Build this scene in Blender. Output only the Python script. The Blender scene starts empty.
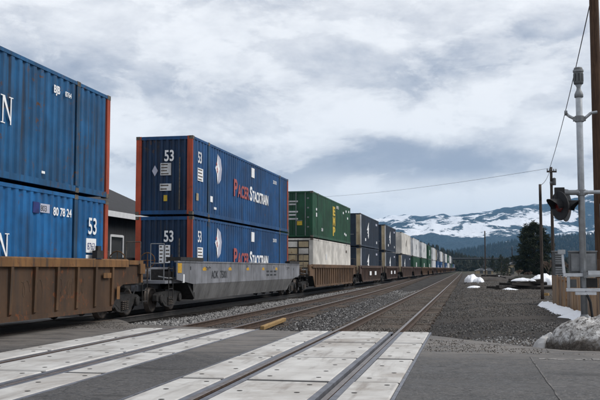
import bpy, bmesh, math, random
from mathutils import Vector, Matrix, Euler, noise as mnoise

random.seed(7)
R = math.radians
scene = bpy.context.scene
COL = scene.collection

# ------------------------------------------------------------------ camera
CAM_H = 1.5
FPX = 870.0                     # focal length in pixels of the 600 px wide photograph
PITCH = math.atan(68.5 / FPX)
YAW = math.atan((467 - 300) / FPX * math.cos(PITCH))
cam_data = bpy.data.cameras.new("camera")
cam_data.sensor_width = 36.0
cam_data.lens = FPX / 600.0 * 36.0
cam_data.clip_start = 0.1
cam_data.clip_end = 40000
cam = bpy.data.objects.new("camera", cam_data)
COL.objects.link(cam)
cam.location = (0, 0, CAM_H)
cam.rotation_euler = (math.pi / 2 + PITCH, 0, YAW)
scene.camera = cam

# ------------------------------------------------------------------ world
SUN_EL, SUN_AZ = R(44), R(76)   # azimuth clockwise from +Y: the light comes from the right of the tracks
world = bpy.data.worlds.new("World")
scene.world = world
world.use_nodes = True
wn, wl = world.node_tree.nodes, world.node_tree.links
wn.clear()
w_out = wn.new("ShaderNodeOutputWorld")
w_bg = wn.new("ShaderNodeBackground")
w_bg.inputs["Strength"].default_value = 0.1
sky = wn.new("ShaderNodeTexSky")
sky.sky_type = 'NISHITA'
sky.sun_disc = False
sky.sun_elevation = SUN_EL
sky.sun_rotation = SUN_AZ
tc = wn.new("ShaderNodeTexCoord")


def wnoise(scale, zst, detail, off, rough=0.55, dist=0.0):
    mp = wn.new("ShaderNodeMapping")
    mp.inputs["Scale"].default_value = (1, 1, zst)
    mp.inputs["Location"].default_value = off
    wl.new(tc.outputs["Generated"], mp.inputs["Vector"])
    n = wn.new("ShaderNodeTexNoise")
    n.inputs["Scale"].default_value = scale
    n.inputs["Detail"].default_value = detail
    n.inputs["Roughness"].default_value = rough
    n.inputs["Distortion"].default_value = dist
    wl.new(mp.outputs["Vector"], n.inputs["Vector"])
    return n.outputs["Fac"]


def wmath(op, a, b, clamp=False):
    m = wn.new("ShaderNodeMath")
    m.operation = op
    m.use_clamp = clamp
    for i, v in enumerate((a, b)):
        if hasattr(v, "node"):
            wl.new(v, m.inputs[i])
        else:
            m.inputs[i].default_value = v
    return m.outputs[0]


CL_OFF1, CL_OFF2 = (15.25, 0.04, 8.91), (14.43, 4.58, 18.91)
big = wnoise(2.1, 3.6, 2.5, CL_OFF1, 0.5, 0.35)
fine = wnoise(6.0, 2.2, 10.0, CL_OFF2, 0.62, 0.15)
wsep = wn.new("ShaderNodeSeparateXYZ")
wl.new(tc.outputs["Generated"], wsep.inputs[0])
# heavier cloud bank low over the whole horizon, clear bright strip beneath it
elev = wmath('ADD', wsep.outputs[2], wmath('MULTIPLY', wmath('SUBTRACT', fine, 0.5), 0.10))


def wramp(x, a, b, c, d):
    n = wn.new("ShaderNodeMapRange")
    n.interpolation_type = 'SMOOTHSTEP'
    wl.new(x, n.inputs[0])
    for i, q in enumerate((a, b, c, d)):
        n.inputs[i + 1].default_value = q
    return n.outputs[0]


bank = wmath('MULTIPLY', wmath('MULTIPLY', wramp(elev, 0.085, 0.115, 0, 1), wramp(elev, 0.125, 0.185, 1, 0)), wramp(big, 0.38, 0.62, 1.0, 0.0))
strip = wramp(elev, 0.075, 0.105, 1.0, 0.0)
puff = wnoise(7.5, 2.3, 9.0, (2.4, 11.3, 6.6), 0.62, 0.35)
edge = wmath('SUBTRACT', wramp(puff, 0.47, 0.57, 0.0, 1.0), 0.5)
fac = wmath('ADD', wmath('MULTIPLY', big, 0.46), wmath('MULTIPLY', fine, 0.54))
fac = wmath('ADD', fac, wmath('MULTIPLY', edge, 0.055))
fac = wmath('ADD', wmath('MULTIPLY', wmath('SUBTRACT', fac, 0.475), 1.30), 0.475)
fac = wmath('ADD', fac, wmath('MULTIPLY', bank, -0.10))
fac = wmath('ADD', fac, wmath('MULTIPLY', strip, 0.15))
ramp = wn.new("ShaderNodeValToRGB")
cr = ramp.color_ramp
cr.interpolation = 'B_SPLINE'
SKY_STOPS = [(0.31, (3.4, 3.85, 4.8)), (0.40, (5.4, 5.75, 6.45)), (0.46, (7.1, 7.3, 7.75)), (0.52, (8.3, 8.5, 8.85)), (0.59, (9.5, 9.65, 9.9))]
while len(cr.elements) < len(SKY_STOPS):
    cr.elements.new(0.5)
for e, (p, c) in zip(cr.elements, SKY_STOPS):
    e.position = p
    e.color = (*[v / 11 for v in c], 1)
wl.new(fac, ramp.inputs["Fac"])
cscale = wn.new("ShaderNodeVectorMath")
cscale.operation = 'SCALE'
cscale.inputs["Scale"].default_value = 11.0
wl.new(ramp.outputs["Color"], cscale.inputs[0])
wmix = wn.new("ShaderNodeMix")
wmix.data_type = 'RGBA'
wmix.inputs["Factor"].default_value = 0.93
wl.new(sky.outputs["Color"], wmix.inputs["A"])
wl.new(cscale.outputs[0], wmix.inputs["B"])
wl.new(wmix.outputs["Result"], w_bg.inputs["Color"])
wl.new(w_bg.outputs[0], w_out.inputs["Surface"])

# ------------------------------------------------------------------ sun, exposure
sun_d = bpy.data.lights.new("sun", 'SUN')
sun_d.energy = 2.3
sun_d.angle = R(28)
sun_d.color = (1.0, 0.96, 0.9)
sun = bpy.data.objects.new("sun", sun_d)
COL.objects.link(sun)
sv = Vector((math.sin(SUN_AZ) * math.cos(SUN_EL), math.cos(SUN_AZ) * math.cos(SUN_EL), math.sin(SUN_EL)))
sun.rotation_euler = (-sv).to_track_quat('-Z', 'Y').to_euler()
scene.view_settings.view_transform = 'Standard'
scene.view_settings.look = 'None'
scene.view_settings.gamma = 1
scene.view_settings.exposure = 0.14
scene.view_settings.use_curve_mapping = False
scene.render.engine = 'CYCLES'
scene.cycles.max_bounces = 6
scene.cycles.volume_bounces = 0


def at(px, py, z=0.0, D=None):
    """world point seen at a photograph pixel: on height z, or at depth D along the lens axis"""
    c = Vector(((px - 300) / FPX, -(py - 200) / FPX, -1))
    d = Euler((math.pi / 2 + PITCH, 0, YAW)).to_matrix() @ c
    t = D if D is not None else (z - CAM_H) / d.z
    return Vector((0, 0, CAM_H)) + d * t


# ------------------------------------------------------------------ helpers
class MB:
    """collects shapes for one mesh"""

    def __init__(self):
        self.v, self.f, self.m = [], [], []

    def add(self, verts, faces, mi=0):
        o = len(self.v)
        self.v += [tuple(p) for p in verts]
        self.f += [tuple(i + o for i in f) for f in faces]
        self.m += [mi] * len(faces)
        return self

    def box(self, x0, x1, y0, y1, z0, z1, mi=0, M=None):
        p = [(x0, y0, z0), (x1, y0, z0), (x1, y1, z0), (x0, y1, z0), (x0, y0, z1), (x1, y0, z1), (x1, y1, z1), (x0, y1, z1)]
        if M is not None:
            p = [M @ Vector(q) for q in p]
        return self.add(p, [(0, 3, 2, 1), (4, 5, 6, 7), (0, 1, 5, 4), (1, 2, 6, 5), (2, 3, 7, 6), (3, 0, 4, 7)], mi)

    def prism(self, pts, axis, a, b, mi=0):
        """polygon pts extruded along axis ('x': pts are (y,z); 'y': (x,z); 'z': (x,y))"""
        def mk(p, t):
            return {'x': (t, p[0], p[1]), 'y': (p[0], t, p[1]), 'z': (p[0], p[1], t)}[axis]
        n = len(pts)
        vs = [mk(p, a) for p in pts] + [mk(p, b) for p in pts]
        fs = [tuple(range(n))[::-1], tuple(range(n, 2 * n))] + [(i, (i + 1) % n, n + (i + 1) % n, n + i) for i in range(n)]
        return self.add(vs, fs, mi)

    def tube(self, a, b, r0, r1=None, n=8, mi=0, caps=True):
        a, b = Vector(a), Vector(b)
        r1 = r0 if r1 is None else r1
        d = (b - a).normalized()
        u = d.orthogonal().normalized()
        w = d.cross(u)
        vs = []
        for c, r in ((a, r0), (b, r1)):
            for i in range(n):
                t = 2 * math.pi * i / n
                vs.append(c + (u * math.cos(t) + w * math.sin(t)) * r)
        fs = [(i, (i + 1) % n, n + (i + 1) % n, n + i) for i in range(n)]
        if caps:
            fs += [tuple(range(n))[::-1], tuple(range(n, 2 * n))]
        return self.add(vs, fs, mi)

    def path(self, pts, r, n=6, mi=0):
        for a, b in zip(pts, pts[1:]):
            self.tube(a, b, r, n=n, mi=mi)
        return self

    def lathe(self, prof, n=16, M=None, mi=0):
        """profile of (r, z) spun about z"""
        vs, fs = [], []
        for r, z in prof:
            for i in range(n):
                t = 2 * math.pi * i / n
                vs.append(Vector((r * math.cos(t), r * math.sin(t), z)))
        k = len(prof)
        for j in range(k - 1):
            for i in range(n):
                fs.append((j * n + i, j * n + (i + 1) % n, (j + 1) * n + (i + 1) % n, (j + 1) * n + i))
        fs.append(tuple(range(n))[::-1])
        fs.append(tuple(range((k - 1) * n, k * n)))
        if M is not None:
            vs = [M @ p for p in vs]
        return self.add(vs, fs, mi)

    def mesh(self, name, mats, smooth=False):
        me = bpy.data.meshes.new(name)
        me.from_pydata([tuple(p) for p in self.v], [], self.f)
        for m in (mats if isinstance(mats, (list, tuple)) else [mats]):
            me.materials.append(m)
        me.polygons.foreach_set("material_index", self.m)
        if smooth:
            me.polygons.foreach_set("use_smooth", [True] * len(me.polygons))
        me.update()
        return me

    def build(self, name, mats, parent=None, smooth=False, loc=None, rot=None):
        return link(name, self.mesh(name, mats, smooth), parent, loc, rot)


def link(name, data, parent=None, loc=None, rot=None):
    o = bpy.data.objects.new(name, data)
    COL.objects.link(o)
    if parent:
        o.parent = parent
    if loc is not None:
        o.location = loc
    if rot is not None:
        o.rotation_euler = rot
    return o


def bevel(o, w=0.01, seg=1):
    b = o.modifiers.new("bevel", 'BEVEL')
    b.width = w
    b.segments = seg
    b.limit_method = 'ANGLE'
    return o


def tag(o, label=None, cat=None, group=None, kind=None):
    if label:
        o["label"] = label
    if cat:
        o["category"] = cat
    if group:
        o["group"] = group
    if kind:
        o["kind"] = kind
    return o


def empty(name, loc=(0, 0, 0), rz=0.0, label=None, cat=None, group=None, kind=None, parent=None):
    o = bpy.data.objects.new(name, None)
    COL.objects.link(o)
    o.location = loc
    o.rotation_euler = (0, 0, rz)
    if parent:
        o.parent = parent
    return tag(o, label, cat, group, kind)


_txt = {}


def text_mesh(body, size, mat, bold=0.0, squeeze=1.0):
    key = (body, size, mat.name, bold, squeeze)
    if key not in _txt:
        cu = bpy.data.curves.new("lettering", 'FONT')
        cu.body = body
        cu.size = size
        cu.offset = bold
        cu.align_x = 'LEFT'
        cu.extrude = 0.0015
        o = bpy.data.objects.new("lettering", cu)
        COL.objects.link(o)
        dg = bpy.context.evaluated_depsgraph_get()
        me = bpy.data.meshes.new_from_object(o.evaluated_get(dg))
        bpy.data.objects.remove(o)
        bpy.data.curves.remove(cu)
        for v in me.vertices:
            v.co.x *= squeeze
        me.materials.clear()
        me.materials.append(mat)
        _txt[key] = me
    return _txt[key]


ROT_SIDE = (math.pi / 2, 0, math.pi / 2)     # lettering on a face that looks to +X
ROT_END = (math.pi / 2, 0, 0)                # lettering on a face that looks to -Y


# ------------------------------------------------------------------ materials
def new_mat(name):
    m = bpy.data.materials.new(name)
    m.use_nodes = True
    nt = m.node_tree
    return m, nt, nt.nodes, nt.links, nt.nodes["Principled BSDF"]


class NT:
    def __init__(self, name):
        self.m, self.t, self.n, self.l, self.b = new_mat(name)
        self.tc = self.n.new("ShaderNodeTexCoord")
        self.oi = None

    def vec(self, scale=(1, 1, 1), space="Object", random_off=False):
        mp = self.n.new("ShaderNodeMapping")
        mp.inputs["Scale"].default_value = scale
        src = self.tc.outputs[space]
        if space == "World":
            pass
        self.l.new(src, mp.inputs["Vector"])
        if random_off:
            if self.oi is None:
                self.oi = self.n.new("ShaderNodeObjectInfo")
            k = self.n.new("ShaderNodeVectorMath")
            k.operation = 'SCALE'
            k.inputs["Scale"].default_value = 1.0
            self.l.new(self.oi.outputs["Location"], k.inputs[0])
            self.l.new(k.outputs[0], mp.inputs["Location"])
        return mp.outputs["Vector"]

    def noise(self, v, scale, detail=4, rough=0.55, dist=0.0):
        n = self.n.new("ShaderNodeTexNoise")
        n.inputs["Scale"].default_value = scale
        n.inputs["Detail"].default_value = detail
        n.inputs["Roughness"].default_value = rough
        n.inputs["Distortion"].default_value = dist
        self.l.new(v, n.inputs["Vector"])
        return n.outputs["Fac"]

    def voro(self, v, scale, feature='F1', out="Distance"):
        n = self.n.new("ShaderNodeTexVoronoi")
        n.feature = feature
        n.inputs["Scale"].default_value = scale
        self.l.new(v, n.inputs["Vector"])
        return n.outputs[out]

    def rmap(self, x, a, b, c=0.0, d=1.0):
        n = self.n.new("ShaderNodeMapRange")
        n.clamp = True
        n.interpolation_type = 'SMOOTHSTEP'
        self.l.new(x, n.inputs[0])
        for i, q in enumerate((a, b, c, d)):
            n.inputs[i + 1].default_value = q
        return n.outputs[0]

    def math(self, op, a, b=0.0, clamp=False):
        m = self.n.new("ShaderNodeMath")
        m.operation = op
        m.use_clamp = clamp
        for i, q in enumerate((a, b)):
            if hasattr(q, "node"):
                self.l.new(q, m.inputs[i])
            else:
                m.inputs[i].default_value = q
        return m.outputs[0]

    def mix(self, f, a, b):
        m = self.n.new("ShaderNodeMix")
        m.data_type = 'RGBA'
        if hasattr(f, "node"):
            self.l.new(f, m.inputs["Factor"])
        else:
            m.inputs["Factor"].default_value = f
        for k, q in (("A", a), ("B", b)):
            if hasattr(q, "node"):
                self.l.new(q, m.inputs[k])
            else:
                m.inputs[k].default_value = (*q, 1)
        return m.outputs["Result"]

    def sep(self, v):
        s = self.n.new("ShaderNodeSeparateXYZ")
        self.l.new(v, s.inputs[0])
        return s.outputs

    def pos(self):
        g = self.n.new("ShaderNodeNewGeometry")
        return g.outputs["Position"]

    def bump(self, h, strength=0.3, dist=0.02):
        b = self.n.new("ShaderNodeBump")
        b.inputs["Strength"].default_value = strength
        b.inputs["Distance"].default_value = dist
        self.l.new(h, b.inputs["Height"])
        self.l.new(b.outputs[0], self.b.inputs["Normal"])

    def done(self, col, rough=0.7, metal=0.0, spec=0.4):
        if hasattr(col, "node"):
            self.l.new(col, self.b.inputs["Base Color"])
        else:
            self.b.inputs["Base Color"].default_value = (*col, 1)
        if hasattr(rough, "node"):
            self.l.new(rough, self.b.inputs["Roughness"])
        else:
            self.b.inputs["Roughness"].default_value = rough
        self.b.inputs["Metallic"].default_value = metal
        self.b.inputs["Specular IOR Level"].default_value = spec
        return self.m


def scale_c(c, k):
    return tuple(v * k for v in c)


def painted_steel(name, col, dirt=0.45, rust=0.25, rustcol=(0.09, 0.045, 0.025), rough=0.5, streak=True):
    """weathered paint: mottling, vertical grime runs, rust specks; coordinates follow the piece"""
    t = NT(name)
    v = t.vec((1, 1, 1), random_off=True)
    n1 = t.noise(v, 0.9, 5)
    c = t.mix(t.rmap(n1, 0.35, 0.7), scale_c(col, 0.66), scale_c(col, 1.14))
    vs = t.vec((3.2, 3.2, 0.22) if streak else (2, 2, 2), random_off=True)
    n2 = t.noise(vs, 2.0, 6, 0.6)
    grime = t.rmap(n2, 0.49, 0.72, 0.0, dirt)
    c = t.mix(grime, c, (0.035, 0.032, 0.03))
    n3 = t.noise(v, 5.5, 8, 0.68, 0.4)
    n4 = t.noise(v, 0.7, 3)
    rm = t.math('MULTIPLY', t.rmap(n3, 0.555, 0.66), t.rmap(n4, 0.45, 0.7, 0.0, rust * 3.0), True)
    c = t.mix(rm, c, rustcol)
    rg = t.rmap(n2, 0.3, 0.8, rough, min(1, rough + 0.3))
    dn = t.noise(v, 1.7, 3, 0.5)
    t.bump(t.math('ADD', dn, t.math('MULTIPLY', n3, 0.12)), 0.35, 0.06)
    return t.done(c, rg, 0, 0.35)


def plain(name, col, rough=0.7, metal=0.0, var=0.25, scale=6.0, bump=0.0, spec=0.4):
    t = NT(name)
    v = t.vec((1, 1, 1), random_off=True)
    n = t.noise(v, scale, 6, 0.6)
    c = t.mix(t.rmap(n, 0.3, 0.7), scale_c(col, 1 - var), scale_c(col, 1 + var))
    if bump:
        t.bump(n, bump, 0.02)
    return t.done(c, rough, metal, spec)


def wood(name, col, dark, scale=4.0, axis='y', bump=0.4):
    t = NT(name)
    sc = {'x': (0.6, 9, 9), 'y': (9, 0.6, 9), 'z': (9, 9, 0.6)}[axis]
    v = t.vec(sc, random_off=True)
    n = t.noise(v, scale, 6, 0.65, 0.6)
    w = t.vec((1, 1, 1), random_off=True)
    m = t.noise(w, 1.3, 4)
    c = t.mix(t.rmap(n, 0.38, 0.66), dark, col)
    c = t.mix(t.rmap(m, 0.4, 0.75, 0, 0.55), c, scale_c(dark, 0.8))
    oi = t.n.new("ShaderNodeObjectInfo")
    c2 = t.mix(t.math('MULTIPLY', oi.outputs["Random"], 0.45), c, scale_c(dark, 0.6))
    t.bump(n, bump, 0.01)
    return t.done(c2, 0.85, 0, 0.25)


M = {}
BLUE = (0.004, 0.110, 0.300)
M['blue'] = painted_steel("blue_container_paint", BLUE, 0.42, 0.3)
M['blue_deep'] = painted_steel("deep_blue_container_paint", (0.004, 0.064, 0.190), 0.42, 0.3)
M['blue_worn'] = painted_steel("stained_blue_container_paint", (0.005, 0.086, 0.215), 0.70, 0.8)
M['blue_post'] = painted_steel("grimy_blue_post_paint", (0.010, 0.060, 0.130), 0.9, 0.6)
M['navy'] = painted_steel("navy_container_paint", (0.014, 0.027, 0.050), 0.3, 0.12)
M['green'] = painted_steel("green_container_paint", (0.010, 0.070, 0.033), 0.3, 0.1)
M['white'] = painted_steel("off_white_container_paint", (0.64, 0.61, 0.56), 0.16, 0.10, (0.2, 0.11, 0.05))
M['cool_white'] = painted_steel("grey_white_container_paint", (0.60, 0.61, 0.62), 0.3, 0.1, (0.2, 0.11, 0.05))
M['cream'] = painted_steel("cream_paint", (0.50, 0.40, 0.25), 0.5, 0.3, (0.16, 0.08, 0.03))
M['red'] = painted_steel("red_orange_post_paint", (0.42, 0.068, 0.028), 0.45, 0.35)
M['blue_end_shaded'] = painted_steel("shaded_blue_end_paint", (0.005, 0.028, 0.076), 0.8, 0.4)  # darker blue: the shade on the end walls is put into the colour
M['gap_dark'] = plain("grimy_dark_steel", (0.022, 0.021, 0.021), 0.8)
M['casting'] = plain("weathered_casting_steel", (0.10, 0.085, 0.07), 0.8, 0, 0.5, 12)
M['letter_white'] = plain("white_lettering", (0.78, 0.79, 0.8), 0.6, 0, 0.08, 9)
M['letter_red'] = plain("faded_red_lettering", (0.33, 0.075, 0.07), 0.6, 0, 0.2, 9)
M['letter_black'] = plain("black_lettering", (0.02, 0.022, 0.025), 0.6)
M['letter_yellow'] = plain("yellow_lettering", (0.52, 0.36, 0.03), 0.6, 0, 0.15, 8)
M['lilac'] = plain("pale_lilac_print", (0.42, 0.43, 0.52), 0.6, 0, 0.1, 5)
M['dark_blue_print'] = plain("dark_blue_print", (0.01, 0.02, 0.12), 0.6)
M['rust_car'] = painted_steel("rust_brown_car_paint", (0.066, 0.036, 0.019), 0.85, 1.2, (0.12, 0.042, 0.015), 0.75)
M['rust_sill'] = painted_steel("ochre_rusted_sill", (0.185, 0.092, 0.033), 0.85, 0.9, (0.10, 0.035, 0.015), 0.75)
M['rust_car2'] = painted_steel("orange_brown_car_paint", (0.120, 0.068, 0.036), 0.9, 0.6, (0.06, 0.028, 0.016), 0.75)
M['rust_car3'] = painted_steel("red_brown_car_paint", (0.070, 0.040, 0.029), 0.8, 0.6, (0.05, 0.025, 0.018), 0.75)
M['grey_car'] = painted_steel("grey_car_paint", (0.20, 0.205, 0.225), 0.4, 0.12, (0.09, 0.06, 0.04), 0.6)
M['grey_car_low'] = painted_steel("darker_grey_car_paint", (0.15, 0.148, 0.148), 0.5, 0.2, (0.09, 0.07, 0.05), 0.7)  # darker grey for the folded lower plate and the weld seams
M['truck'] = plain("grimy_truck_steel", (0.020, 0.018, 0.017), 0.75, 0, 0.5, 9, 0.2)
M['wheel_face'] = plain("worn_wheel_steel", (0.06, 0.048, 0.04), 0.6, 0.4, 0.4, 7)
M['yellow'] = plain("yellow_sticker", (0.48, 0.27, 0.02), 0.6, 0, 0.25, 12)
M['galv'] = plain("galvanised_steel", (0.36, 0.38, 0.40), 0.45, 0.55, 0.18, 5, 0.05)
M['galv_dull'] = plain("dull_grey_steel", (0.22, 0.23, 0.24), 0.6, 0.3, 0.25, 4)
M['alu'] = plain("pale_aluminium", (0.55, 0.57, 0.6), 0.4, 0.6, 0.12, 6)
M['box_grey'] = plain("grey_cabinet_paint", (0.085, 0.09, 0.094), 0.6, 0, 0.3, 3)
M['black'] = plain("flat_black_paint", (0.014, 0.014, 0.016), 0.6, 0, 0.3, 6)
M['lens'] = plain("dark_red_lens", (0.10, 0.008, 0.008), 0.15, 0, 0.3, 20, 0, 0.6)
M['wire'] = plain("black_cable", (0.03, 0.03, 0.035), 0.6)
M['pole_wood'] = wood("pole_timber", (0.150, 0.085, 0.050), (0.060, 0.034, 0.021), 3.0, 'z', 0.5)
M['pole_grey'] = wood("grey_pole_timber", (0.10, 0.080, 0.066), (0.045, 0.035, 0.030), 3.0, 'z', 0.5)
M['plank'] = wood("fence_board_timber", (0.52, 0.36, 0.22), (0.33, 0.21, 0.125), 3.0, 'z', 0.3)
M['tie'] = wood("creosoted_tie_timber", (0.185, 0.145, 0.115), (0.070, 0.055, 0.045), 3.0, 'x', 0.6)
M['timber_yellow'] = wood("yellow_painted_timber", (0.46, 0.30, 0.12), (0.30, 0.19, 0.08), 3.0, 'y', 0.3)


def m_concrete():
    t = NT("crossing_concrete")
    v = t.vec((1, 1, 1), "Object", True)
    n1 = t.noise(v, 1.4, 6, 0.6)
    n2 = t.noise(v, 60, 3, 0.6)
    c = t.mix(t.rmap(n1, 0.3, 0.72), (0.42, 0.405, 0.385), (0.55, 0.54, 0.52))
    c = t.mix(t.rmap(n2, 0.56, 0.74, 0, 0.35), c, (0.30, 0.28, 0.26))
    n3 = t.noise(t.vec((1, 0.12, 1), "Object", True), 5, 6, 0.6)
    c = t.mix(t.rmap(n3, 0.50, 0.74, 0, 0.7), c, (0.20, 0.18, 0.165))
    n4 = t.noise(v, 0.55, 7, 0.7, 0.8)
    c = t.mix(t.rmap(n4, 0.48, 0.66, 0, 0.55), c, (0.24, 0.205, 0.175))
    t.bump(n2, 0.15, 0.01)
    return t.done(c, 0.85, 0, 0.3)


M['concrete'] = m_concrete()


def m_asphalt(name, k=1.0):
    t = NT(name)
    p = t.pos()
    mp = t.n.new("ShaderNodeMapping")
    t.l.new(p, mp.inputs["Vector"])
    v = mp.outputs[0]
    s = t.sep(p)
    big = t.noise(v, 0.35, 6, 0.6)
    mid = t.noise(v, 2.6, 6, 0.65)
    agg = t.voro(v, 55, 'F1', "Color")
    aggs = t.sep(agg)
    spk = t.noise(v, 30, 3, 0.7)
    base = (0.052 * k, 0.0495 * k, 0.0485 * k)
    c = t.mix(t.rmap(big, 0.35, 0.65), scale_c(base, 0.66), scale_c(base, 1.3))
    c = t.mix(t.rmap(mid, 0.42, 0.72, 0, 0.7), c, scale_c(base, 1.6))
    sm = t.noise(v, 9, 5, 0.7)
    c = t.mix(t.rmap(sm, 0.52, 0.62, 0, 0.65), c, scale_c(base, 0.45))
    c = t.mix(t.rmap(sm, 0.46, 0.36, 0, 0.6), c, scale_c(base, 2.1))
    gr = t.noise(v, 21, 4, 0.75)
    c = t.mix(t.rmap(gr, 0.54, 0.64, 0, 0.6), c, scale_c(base, 2.4))
    c = t.mix(t.rmap(aggs[0], 0.70, 0.98, 0, 0.40), c, (0.19, 0.18, 0.172))
    c = t.mix(t.rmap(spk, 0.60, 0.78, 0, 0.6), c, (0.018, 0.017, 0.017))
    # traffic runs across the tracks (along X): tyre paths
    lane = t.noise(t.vec((0.05, 1.0, 1), "Object"), 0.8, 3)
    c = t.mix(t.rmap(lane, 0.48, 0.68, 0, 0.45), c, scale_c(base, 1.6))
    oil = t.noise(t.vec((0.6, 1.0, 1), "Object"), 0.9, 5, 0.6, 0.6)
    c = t.mix(t.rmap(oil, 0.58, 0.66, 0, 0.6), c, scale_c(base, 0.42))
    # cracks
    cv = t.n.new("ShaderNodeTexVoronoi")
    cv.feature = 'DISTANCE_TO_EDGE'
    cv.inputs["Scale"].default_value = 0.5
    wv = t.n.new("ShaderNodeVectorMath")
    wv.operation = 'ADD'
    nz = t.n.new("ShaderNodeTexNoise")
    nz.inputs["Scale"].default_value = 1.6
    nz.inputs["Detail"].default_value = 6
    t.l.new(v, nz.inputs["Vector"])
    t.l.new(nz.outputs["Color"], wv.inputs[0])
    t.l.new(v, wv.inputs[1])
    t.l.new(wv.outputs[0], cv.inputs["Vector"])
    crack = t.math('MULTIPLY', t.rmap(cv.outputs["Distance"], 0.005, 0.014, 1, 0), t.rmap(big, 0.40, 0.50))
    c = t.mix(t.math('MULTIPLY', crack, 0.40), c, (0.012, 0.012, 0.012))
    # windblown grit gathered along the far edge of the road
    edge = t.rmap(t.math('ADD', s[1], t.math('MULTIPLY', mid, 5.0)), 16.0, 19.6)
    dirtn = t.noise(t.vec((0.5, 1.4, 1), "Object"), 1.9, 7, 0.7)
    c = t.mix(t.math('MULTIPLY', edge, t.rmap(dirtn, 0.34, 0.60, 0.15, 0.95)), c, (0.165, 0.150, 0.136))
    t.bump(t.math('ADD', spk, t.math('MULTIPLY', aggs[0], 0.4)), 0.35, 0.008)
    return t.done(c, t.rmap(mid, 0.3, 0.8, 0.6, 0.9), 0, 0.3)


M['asphalt'] = m_asphalt("asphalt")
M['asphalt_pale'] = m_asphalt("paler_asphalt", 1.25)


def m_gravel_ground():
    t = NT("dark_gravel_ground")
    p = t.pos()
    s = t.sep(p)
    mp = t.n.new("ShaderNodeMapping")
    t.l.new(p, mp.inputs["Vector"])
    v = mp.outputs[0]
    big = t.noise(v, 0.22, 6, 0.62)
    mid = t.noise(v, 1.7, 6, 0.65)
    st = t.voro(v, 27, 'F1', "Color")
    sts = t.sep(st)
    dist = t.voro(v, 27, 'F1', "Distance")
    fine = t.noise(v, 22, 4, 0.7)
    c = t.mix(t.rmap(mid, 0.3, 0.72), (0.040, 0.037, 0.036), (0.085, 0.078, 0.073))
    c = t.mix(t.rmap(sts[0], 0.35, 1.0, 0, 0.6), c, (0.15, 0.14, 0.135))
    c = t.mix(t.rmap(big, 0.38, 0.62, 0.65, 0.0), c, (0.030, 0.028, 0.027))
    pt = t.noise(t.vec((1.6, 0.35, 1), "Object"), 0.8, 6, 0.65)
    c = t.mix(t.rmap(pt, 0.54, 0.70, 0, 0.6), c, (0.14, 0.128, 0.118))
    c = t.mix(t.rmap(dist, 0.25, 0.6, 0, 0.75), c, (0.022, 0.020, 0.019))
    # brown earth farther on, on the right of the tracks
    far = t.math('MULTIPLY', t.rmap(s[1], 22, 36), t.rmap(s[0], -1.5, 0.2))
    c = t.mix(t.math('MULTIPLY', far, t.rmap(big, 0.36, 0.6, 0.25, 0.9)), c, (0.084, 0.072, 0.062))
    lip = t.math('MULTIPLY', t.math('MULTIPLY', t.rmap(s[0], -0.9, -0.2), t.rmap(s[1], 21.5, 18.5)), t.rmap(mid, 0.34, 0.6, 0.3, 1.0))
    c = t.mix(t.math('MULTIPLY', lip, 0.8), c, (0.165, 0.150, 0.136))
    # dull grass and scrub far away
    ff = t.rmap(s[1], 150, 420)
    c = t.mix(t.math('MULTIPLY', ff, 0.9), c, (0.060, 0.058, 0.036))
    t.bump(t.math('ADD', t.math('MULTIPLY', dist, -1.0), t.math('MULTIPLY', fine, 0.5)), 0.7, 0.04)
    return t.done(c, 0.95, 0, 0.2)


M['gravel'] = m_gravel_ground()


def m_stone(name, a, b):
    t = NT(name)
    oi = t.n.new("ShaderNodeObjectInfo")
    v = t.vec((1, 1, 1))
    n = t.noise(v, 3, 3)
    c = t.mix(oi.outputs["Random"], a, b)
    c = t.mix(t.rmap(n, 0.4, 0.8, 0, 0.4), c, scale_c(a, 0.6))
    return t.done(c, 0.9, 0, 0.25)


M['stone_light'] = m_stone("light_ballast_stone", (0.075, 0.073, 0.074), (0.42, 0.41, 0.40))
M['stone_dark'] = m_stone("dark_ballast_stone", (0.025, 0.024, 0.024), (0.15, 0.143, 0.14))
M['stone_brown'] = m_stone("brown_grit_stone", (0.045, 0.038, 0.033), (0.20, 0.18, 0.16))
M['stone_grey'] = m_stone("grey_yard_stone", (0.040, 0.038, 0.037), (0.23, 0.22, 0.21))


def m_snow(name, dirty=0.2, clean=(0.80, 0.82, 0.86)):
    t = NT(name)
    v = t.vec((1, 1, 1))
    n = t.noise(v, 3.0, 7, 0.7)
    n2 = t.noise(v, 18, 4, 0.7)
    c = t.mix(t.rmap(n, 0.5, 0.75, 0, dirty), clean, (0.32, 0.29, 0.26))
    c = t.mix(t.rmap(n2, 0.62, 0.75, 0, dirty * 1.5), c, (0.1, 0.09, 0.08))
    t.bump(t.math('ADD', n, t.math('MULTIPLY', n2, 0.3)), 0.5, 0.05)
    return t.done(c, 0.7, 0, 0.3)


M['snow'] = m_snow("snow", 0.32)


def m_mound():
    t = NT("gritty_old_snow")
    p = t.pos()
    s = t.sep(p)
    v = t.vec((1, 1, 1))
    n = t.noise(v, 2.6, 7, 0.7)
    n2 = t.noise(v, 15, 6, 0.8)
    n3 = t.noise(v, 6, 6, 0.7)
    h = t.math('ADD', s[2], t.math('MULTIPLY', n, 0.9))
    snow = t.mix(t.rmap(n3, 0.4, 0.62), (0.46, 0.44, 0.42), (0.76, 0.75, 0.74))
    snow = t.mix(t.rmap(n2, 0.49, 0.58, 0, 0.92), snow, (0.10, 0.088, 0.078))
    dirt = t.mix(t.rmap(n2, 0.4, 0.65), (0.060, 0.050, 0.042), (0.16, 0.14, 0.12))
    c = t.mix(t.rmap(h, 0.46, 0.66), dirt, snow)
    t.bump(t.math('ADD', n3, n2), 0.9, 0.05)
    return t.done(c, 0.9, 0, 0.2)


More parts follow.
